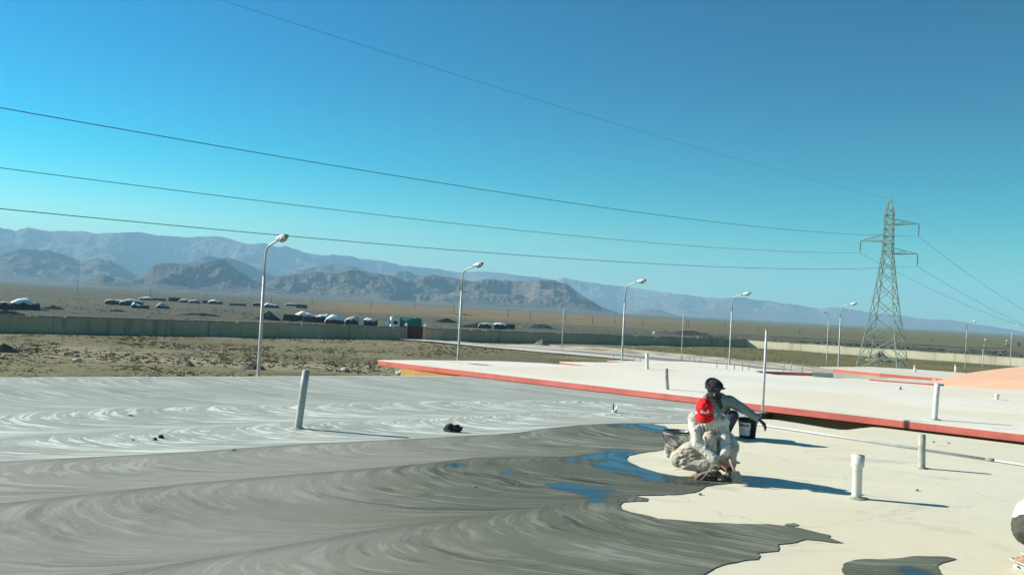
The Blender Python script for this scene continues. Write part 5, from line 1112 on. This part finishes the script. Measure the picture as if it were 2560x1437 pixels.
# ------------------------------------------------------------------ buckets
def bucket(x, y, H, rt, rb, label, mb_, txt=None, handle_down=True, lab_a=None):
    b = P(x, y, R1+0.006); q = thing('bucket', label, 'bucket', b, -math.atan2(b.x, b.y))
    prof = [(0.0, rb), (H*0.86, rt*0.965), (H*0.865, rt*1.03), (H*0.90, rt*1.03), (H*0.905, rt*0.98), (H*0.965, rt*0.99), (H*0.97, rt*1.04), (H, rt*1.04), (H, rt*0.96), (H*0.9, rt*0.93), (H*0.35, rb*0.99)]
    vs = []; n = 40
    for z, r in prof:
        for j in range(n): a = 2*math.pi*j/n; vs.append((r*math.cos(a), r*math.sin(a), z))
    fs = [(i*n+j, i*n+(j+1) % n, (i+1)*n+(j+1) % n, (i+1)*n+j) for i in range(len(prof)-1) for j in range(n)]+[tuple(range(n))[::-1]]
    MB().add(vs, fs).build('pail', mb_, q, True)
    MB().tube([(0, 0, H*0.955), (0, 0, H*0.962), (0, 0, H*1.006), (0, 0, H*1.007)], [rt*1.0, rt*1.065, rt*1.06, rt*0.93], 40, False).build('rim', M_black, q, True)
    MB().tube([(0, 0, H*0.35), (0, 0, H*0.80)], [rb*0.96, rt*0.90], 30).build('cement_slurry', M_mud, q)
    def rad(z): return np.interp(z, [0, H*0.86], [rb, rt*0.965])
    if handle_down:
        a = [(-rt*1.05*math.cos(t)*1.0, -rt*1.08*math.sin(t)*0.95-0.0, H*0.88-0.13*math.sin(t)) for t in np.linspace(0, math.pi, 17)]
    else: a = [(rt*1.06*math.cos(t), rt*1.06*math.sin(t), H*0.90-0.10*abs(math.sin(t))) for t in np.linspace(0, math.pi, 17)]
    hb_ = MB().tube(a, 0.004, 8).build('handle', M_black, q, True)
    if lab_a:
        a0, a1, z0, z1 = lab_a; vs = []; k = 16
        for i in range(k+1):
            t = a0+(a1-a0)*i/k
            for z in np.linspace(z0, z1, 5): r = rad(z)+0.0015; vs.append((r*math.sin(t), -r*math.cos(t), z))
        lo = MB().add(vs, [(5*i+m, 5*i+5+m, 5*i+6+m, 5*i+1+m) for i in range(k) for m in range(4)]).build('paper_label', mat('torn_white_label', (0.80, 0.80, 0.78), 0.6, 0.1, 7, col2=(0.17, 0.17, 0.15), lo=0.56, hi=0.60, bmp=0), q, True)
        if txt:
            ac = a0+(a1-a0)*0.56
            me = text_verts(txt, 0.056, 0.0018)
            for v in me.vertices:
                t = ac+v.co.x/rt; z = z0+(z1-z0)*0.80+v.co.y; r = rad(z)+0.0032; v.co = Vector((r*math.sin(t), -r*math.cos(t), z))
            o = bpy.data.objects.new('label_lettering', me); S.collection.objects.link(o); me.materials.append(mat('dark_red_print', (0.16, 0.02, 0.03), 0.6, 0.2)); o.parent = lo
    return q
M_pail1 = mat('cement_splashed_pail', (0.78, 0.78, 0.74), 0.55, 0.05, 7, col2=(0.030, 0.033, 0.028), lo=0.43, hi=0.50, bmp=0.3, bsc=40)
M_pail2 = mat('black_plastic_pail', (0.028, 0.030, 0.030), 0.5, 0.3, 14, bmp=0.1)
bucket(1689, 1141, 0.30, 0.152, 0.125, 'white bucket streaked with grey cement, left behind the red capped worker', M_pail1)
bucket(1868, 1093, 0.265, 0.132, 0.108, 'black bucket with a torn white label next to the reaching worker', M_pail2, 'Remula', False, (-1.45, 0.30, 0.035, 0.215))
# ------------------------------------------------------------------ small things on the roof
b = P(1133, 1079, R1+0.006); q = thing('crumpled_glove', 'black crumpled rubber glove lying on the grey cement', 'glove', b)
mb = MB().ell((-0.05, 0, 0.055), (0.055, 0.045, 0.055), jit=0.35, seed=2).ell((0.03, 0.0, 0.045), (0.075, 0.05, 0.042), jit=0.4, seed=5).ell((-0.10, 0.01, 0.03), (0.03, 0.03, 0.03), jit=0.3, seed=9)
mb.chain([(0.05, 0, 0.03), (0.10, -0.01, 0.03), (0.115, 0, 0.075)], [0.02, 0.014, 0.009]).chain([(0.03, -0.02, 0.02), (0.09, -0.04, 0.015)], [0.018, 0.012]).chain([(-0.03, -0.03, 0.02), (0.02, -0.06, 0.014)], [0.018, 0.012]).chain([(-0.09, -0.02, 0.015), (-0.03, -0.055, 0.013)], [0.013, 0.011])
remesh(mb.build('glove_fabric', M_black, q), 0.005, 1, 0.02)
b = P(1536, 1031, R1+0.006); q = thing('broken_pipe_stub', 'jagged broken pipe stub with a dark spike standing on the grey cement', 'pipe', b)
vs = []; n = 14
for lv in (0, 1):
    for j in range(n):
        a = 2*math.pi*j/n; z = 0 if lv == 0 else (0.035+0.085*max(0, math.cos(a-0.2))**2+0.02*random.random()); vs.append((0.043*math.cos(a), 0.043*math.sin(a), z))
o = MB().add(vs, [(j, (j+1) % n, n+(j+1) % n, n+j) for j in range(n)]).build('pipe_shell', M_pvc, q, True); o.modifiers.new('t', 'SOLIDIFY').thickness = 0.004
MB().chain([(-0.02, 0, 0.0), (-0.018, 0, 0.06), (-0.026, 0, 0.10), (-0.016, 0, 0.15)], [0.012, 0.011, 0.010, 0.007], 8).build('spike', M_black, q, True)
for i, (x, y, s_, lab) in enumerate(((402, 1095, .030, 'dark chip of mortar on the pale cement, right of three'), (388, 1100, .022, 'dark chip of mortar on the pale cement, middle of three'), (332, 1100, .020, 'flat dark chip of mortar, leftmost of three'), (1190, 1218, .012, 'tiny dark pebble on the drying cement'), (325, 1039, .035, 'flat dark scrap on the far pale cement'), (582, 1125, .03, 'thin dark scrap on the row boundary'))):
    b = P(x, y, R1+0.006); mb = MB().ell((0, 0, s_*0.4), (s_, s_*0.7, s_*(0.9 if i < 2 else 0.25)), jit=0.4, seed=i+20); q = tag(mb.build('mortar_chip', M_pvcdirty if i > 3 else M_black, None), lab, 'rubble', 'mortar chips on the cement'); q.location = b
for i, (x, y, lab) in enumerate(((2333, 1105, 'tiny pale chip below the red edge, left of two'), (2371, 1108, 'tiny pale chip below the red edge, right of two'), (2292, 1226, 'small dark pebble between the two front pipes'), (1749, 1236, 'small dark pebble beside the cement border'))):
    b = P(x, y, R1+0.002); mb = MB().ell((0, 0, 0.008), (0.022, 0.015, 0.011), jit=0.4, seed=i+40); q = tag(mb.build('pebble', M_pvcdirty, None), lab, 'pebble', 'pebbles on the cream roof'); q.location = b
# ------------------------------------------------------------------ dry scrub (uncountable ground cover)
def scrub(name, n, box, szr, m, seed, nb=9, keep=None, flat=0.55):
    rs = np.random.default_rng(seed); pts = []
    while len(pts) < n:
        x = rs.uniform(box[0], box[1], 4000); y = box[2]*(box[3]/box[2])**rs.uniform(0, 1, 4000)
        dens = vn(x/14, y/14, seed)*0.6+vn(x/45, y/45, seed+3)*0.6
        ok = rs.uniform(0, 1, 4000) < np.clip((dens-0.35)*1.8, 0.05, 1)
        xx = (x-CX)/F*y; 
        for a, b_, o_ in zip(xx, y, ok):
            if o_ and (keep is None or keep(a, b_)): pts.append((a, b_))
            if len(pts) >= n: break
    pts = np.array(pts); sz = 0.85*rs.uniform(szr[0], szr[1], n)*(0.6+0.8*rs.uniform(0, 1, n)**3)
    V = []; N = n*nb
    ang = rs.uniform(0, 2*math.pi, (n, nb)); rad = np.sqrt(rs.uniform(0, 1, (n, nb)))*sz[:, None]; ht = sz[:, None]*flat*(0.3+0.7*rs.uniform(0, 1, (n, nb)))*(1.05-rad/sz[:, None]*0.7)
    cx = pts[:, 0, None]+rad*np.cos(ang); cy = pts[:, 1, None]+rad*np.sin(ang)
    th_ = rs.uniform(0, math.pi, (n, nb)); wv = sz[:, None]*rs.uniform(0.18, 0.42, (n, nb)); lean = rs.uniform(-0.35, 0.35, (n, nb))*sz[:, None]
    dx, dy = np.cos(th_)*wv, np.sin(th_)*wv
    q = np.stack([np.stack([cx-dx, cy-dy, 0*cx-0.05], -1), np.stack([cx+dx, cy+dy, 0*cx-0.05], -1), np.stack([cx+dx*0.5-dy/wv*lean, cy+dy*0.5+dx/wv*lean, ht*0.9], -1), np.stack([cx-dx*0.7-dy/wv*lean, cy-dy*0.7+dx/wv*lean, ht*1.1], -1)], 2).reshape(-1, 3)
    me = bpy.data.meshes.new(name); me.vertices.add(len(q)); me.vertices.foreach_set('co', q.astype(np.float32).ravel())
    me.loops.add(len(q)); me.loops.foreach_set('vertex_index', np.arange(len(q), dtype=np.int32)); me.polygons.add(N); me.polygons.foreach_set('loop_start', np.arange(0, 4*N, 4, dtype=np.int32)); me.update(calc_edges=True)
    o = bpy.data.objects.new(name, me); S.collection.objects.link(o); me.materials.append(m); o['kind'] = 'stuff'; return o
def inw(x, y): return (WC.x-WA.x)*(y-WA.y)-(WC.y-WA.y)*(x-WA.x) < -180 and (WD.x-WC.x)*(y-WC.y)-(WD.y-WC.y)*(x-WC.x) < -60
def outw(x, y): return not ((WC.x-WA.x)*(y-WA.y)-(WC.y-WA.y)*(x-WA.x) < 300 and (WD.x-WC.x)*(y-WC.y)-(WD.y-WC.y)*(x-WC.x) < 120)
M_olive = mat('olive_scrub', (0.165, 0.155, 0.080), 1.0, 0.3, 0.4, bmp=0); M_tan = mat('tan_scrub', (0.34, 0.225, 0.095), 1.0, 0.25, 0.4, bmp=0); M_dk = mat('grey_scrub', (0.125, 0.118, 0.085), 1.0, 0.3, 0.4, bmp=0); M_straw = mat('straw_scrub', (0.26, 0.225, 0.125), 1.0, 0.25, 0.4, bmp=0)
M_dk2 = mat('dark_green_scrub', (0.05, 0.06, 0.04), 1.0, 0.3, 0.4, bmp=0)
scrub('olive_scrub', 11000, (-150, 2700, 62, 215), (0.12, 0.26), M_olive, 1, keep=inw, flat=0.34)
scrub('straw_scrub', 7000, (-150, 2000, 58, 190), (0.12, 0.28), M_straw, 2, keep=inw, flat=0.34)
scrub('tan_scrub', 900, (-150, 1700, 60, 160), (0.25, 0.55), M_tan, 3, keep=inw, flat=0.34)
scrub('grey_scrub', 700, (-150, 2000, 58, 190), (0.15, 0.40), M_dk, 4, keep=inw, flat=0.34)
scrub('distant_scrub', 5500, (-150, 2700, 120, 900), (0.25, 0.6), M_olive, 5, nb=7, keep=outw, flat=0.45)
scrub('roadside_scrub', 2600, (1750, 2700, 185, 300), (0.3, 0.8), M_dk2, 8, nb=7, keep=outw, flat=0.6)
scrub('distant_dry_grass', 3000, (-150, 2700, 140, 900), (0.4, 0.8), M_straw, 6, nb=7, keep=outw, flat=0.3)
# ------------------------------------------------------------------ haze
hz = MB().box((0, 0, 0), (17400, 17400, 1)); me_o = hz.build('haze', None); tag(me_o, kind='stuff')
ztop = max(v.co.z for v in bpy.data.objects['mountain_range'].data.vertices)+4
for v in me_o.data.vertices: v.co.z = -4.0 if v.co.z < 0 else ztop
hm = bpy.data.materials.new('haze_air'); hm.use_nodes = True; n = hm.node_tree.nodes; l = hm.node_tree.links; n.remove(n['Principled BSDF'])
pv = n.new('ShaderNodeVolumePrincipled'); pv.inputs['Color'].default_value = (0.40, 0.73, 0.98, 1); pv.inputs['Density'].default_value = 1.6e-4; pv.inputs['Anisotropy'].default_value = 0.0
l.new(pv.outputs[0], n['Material Output'].inputs['Volume']); me_o.data.materials.append(hm)
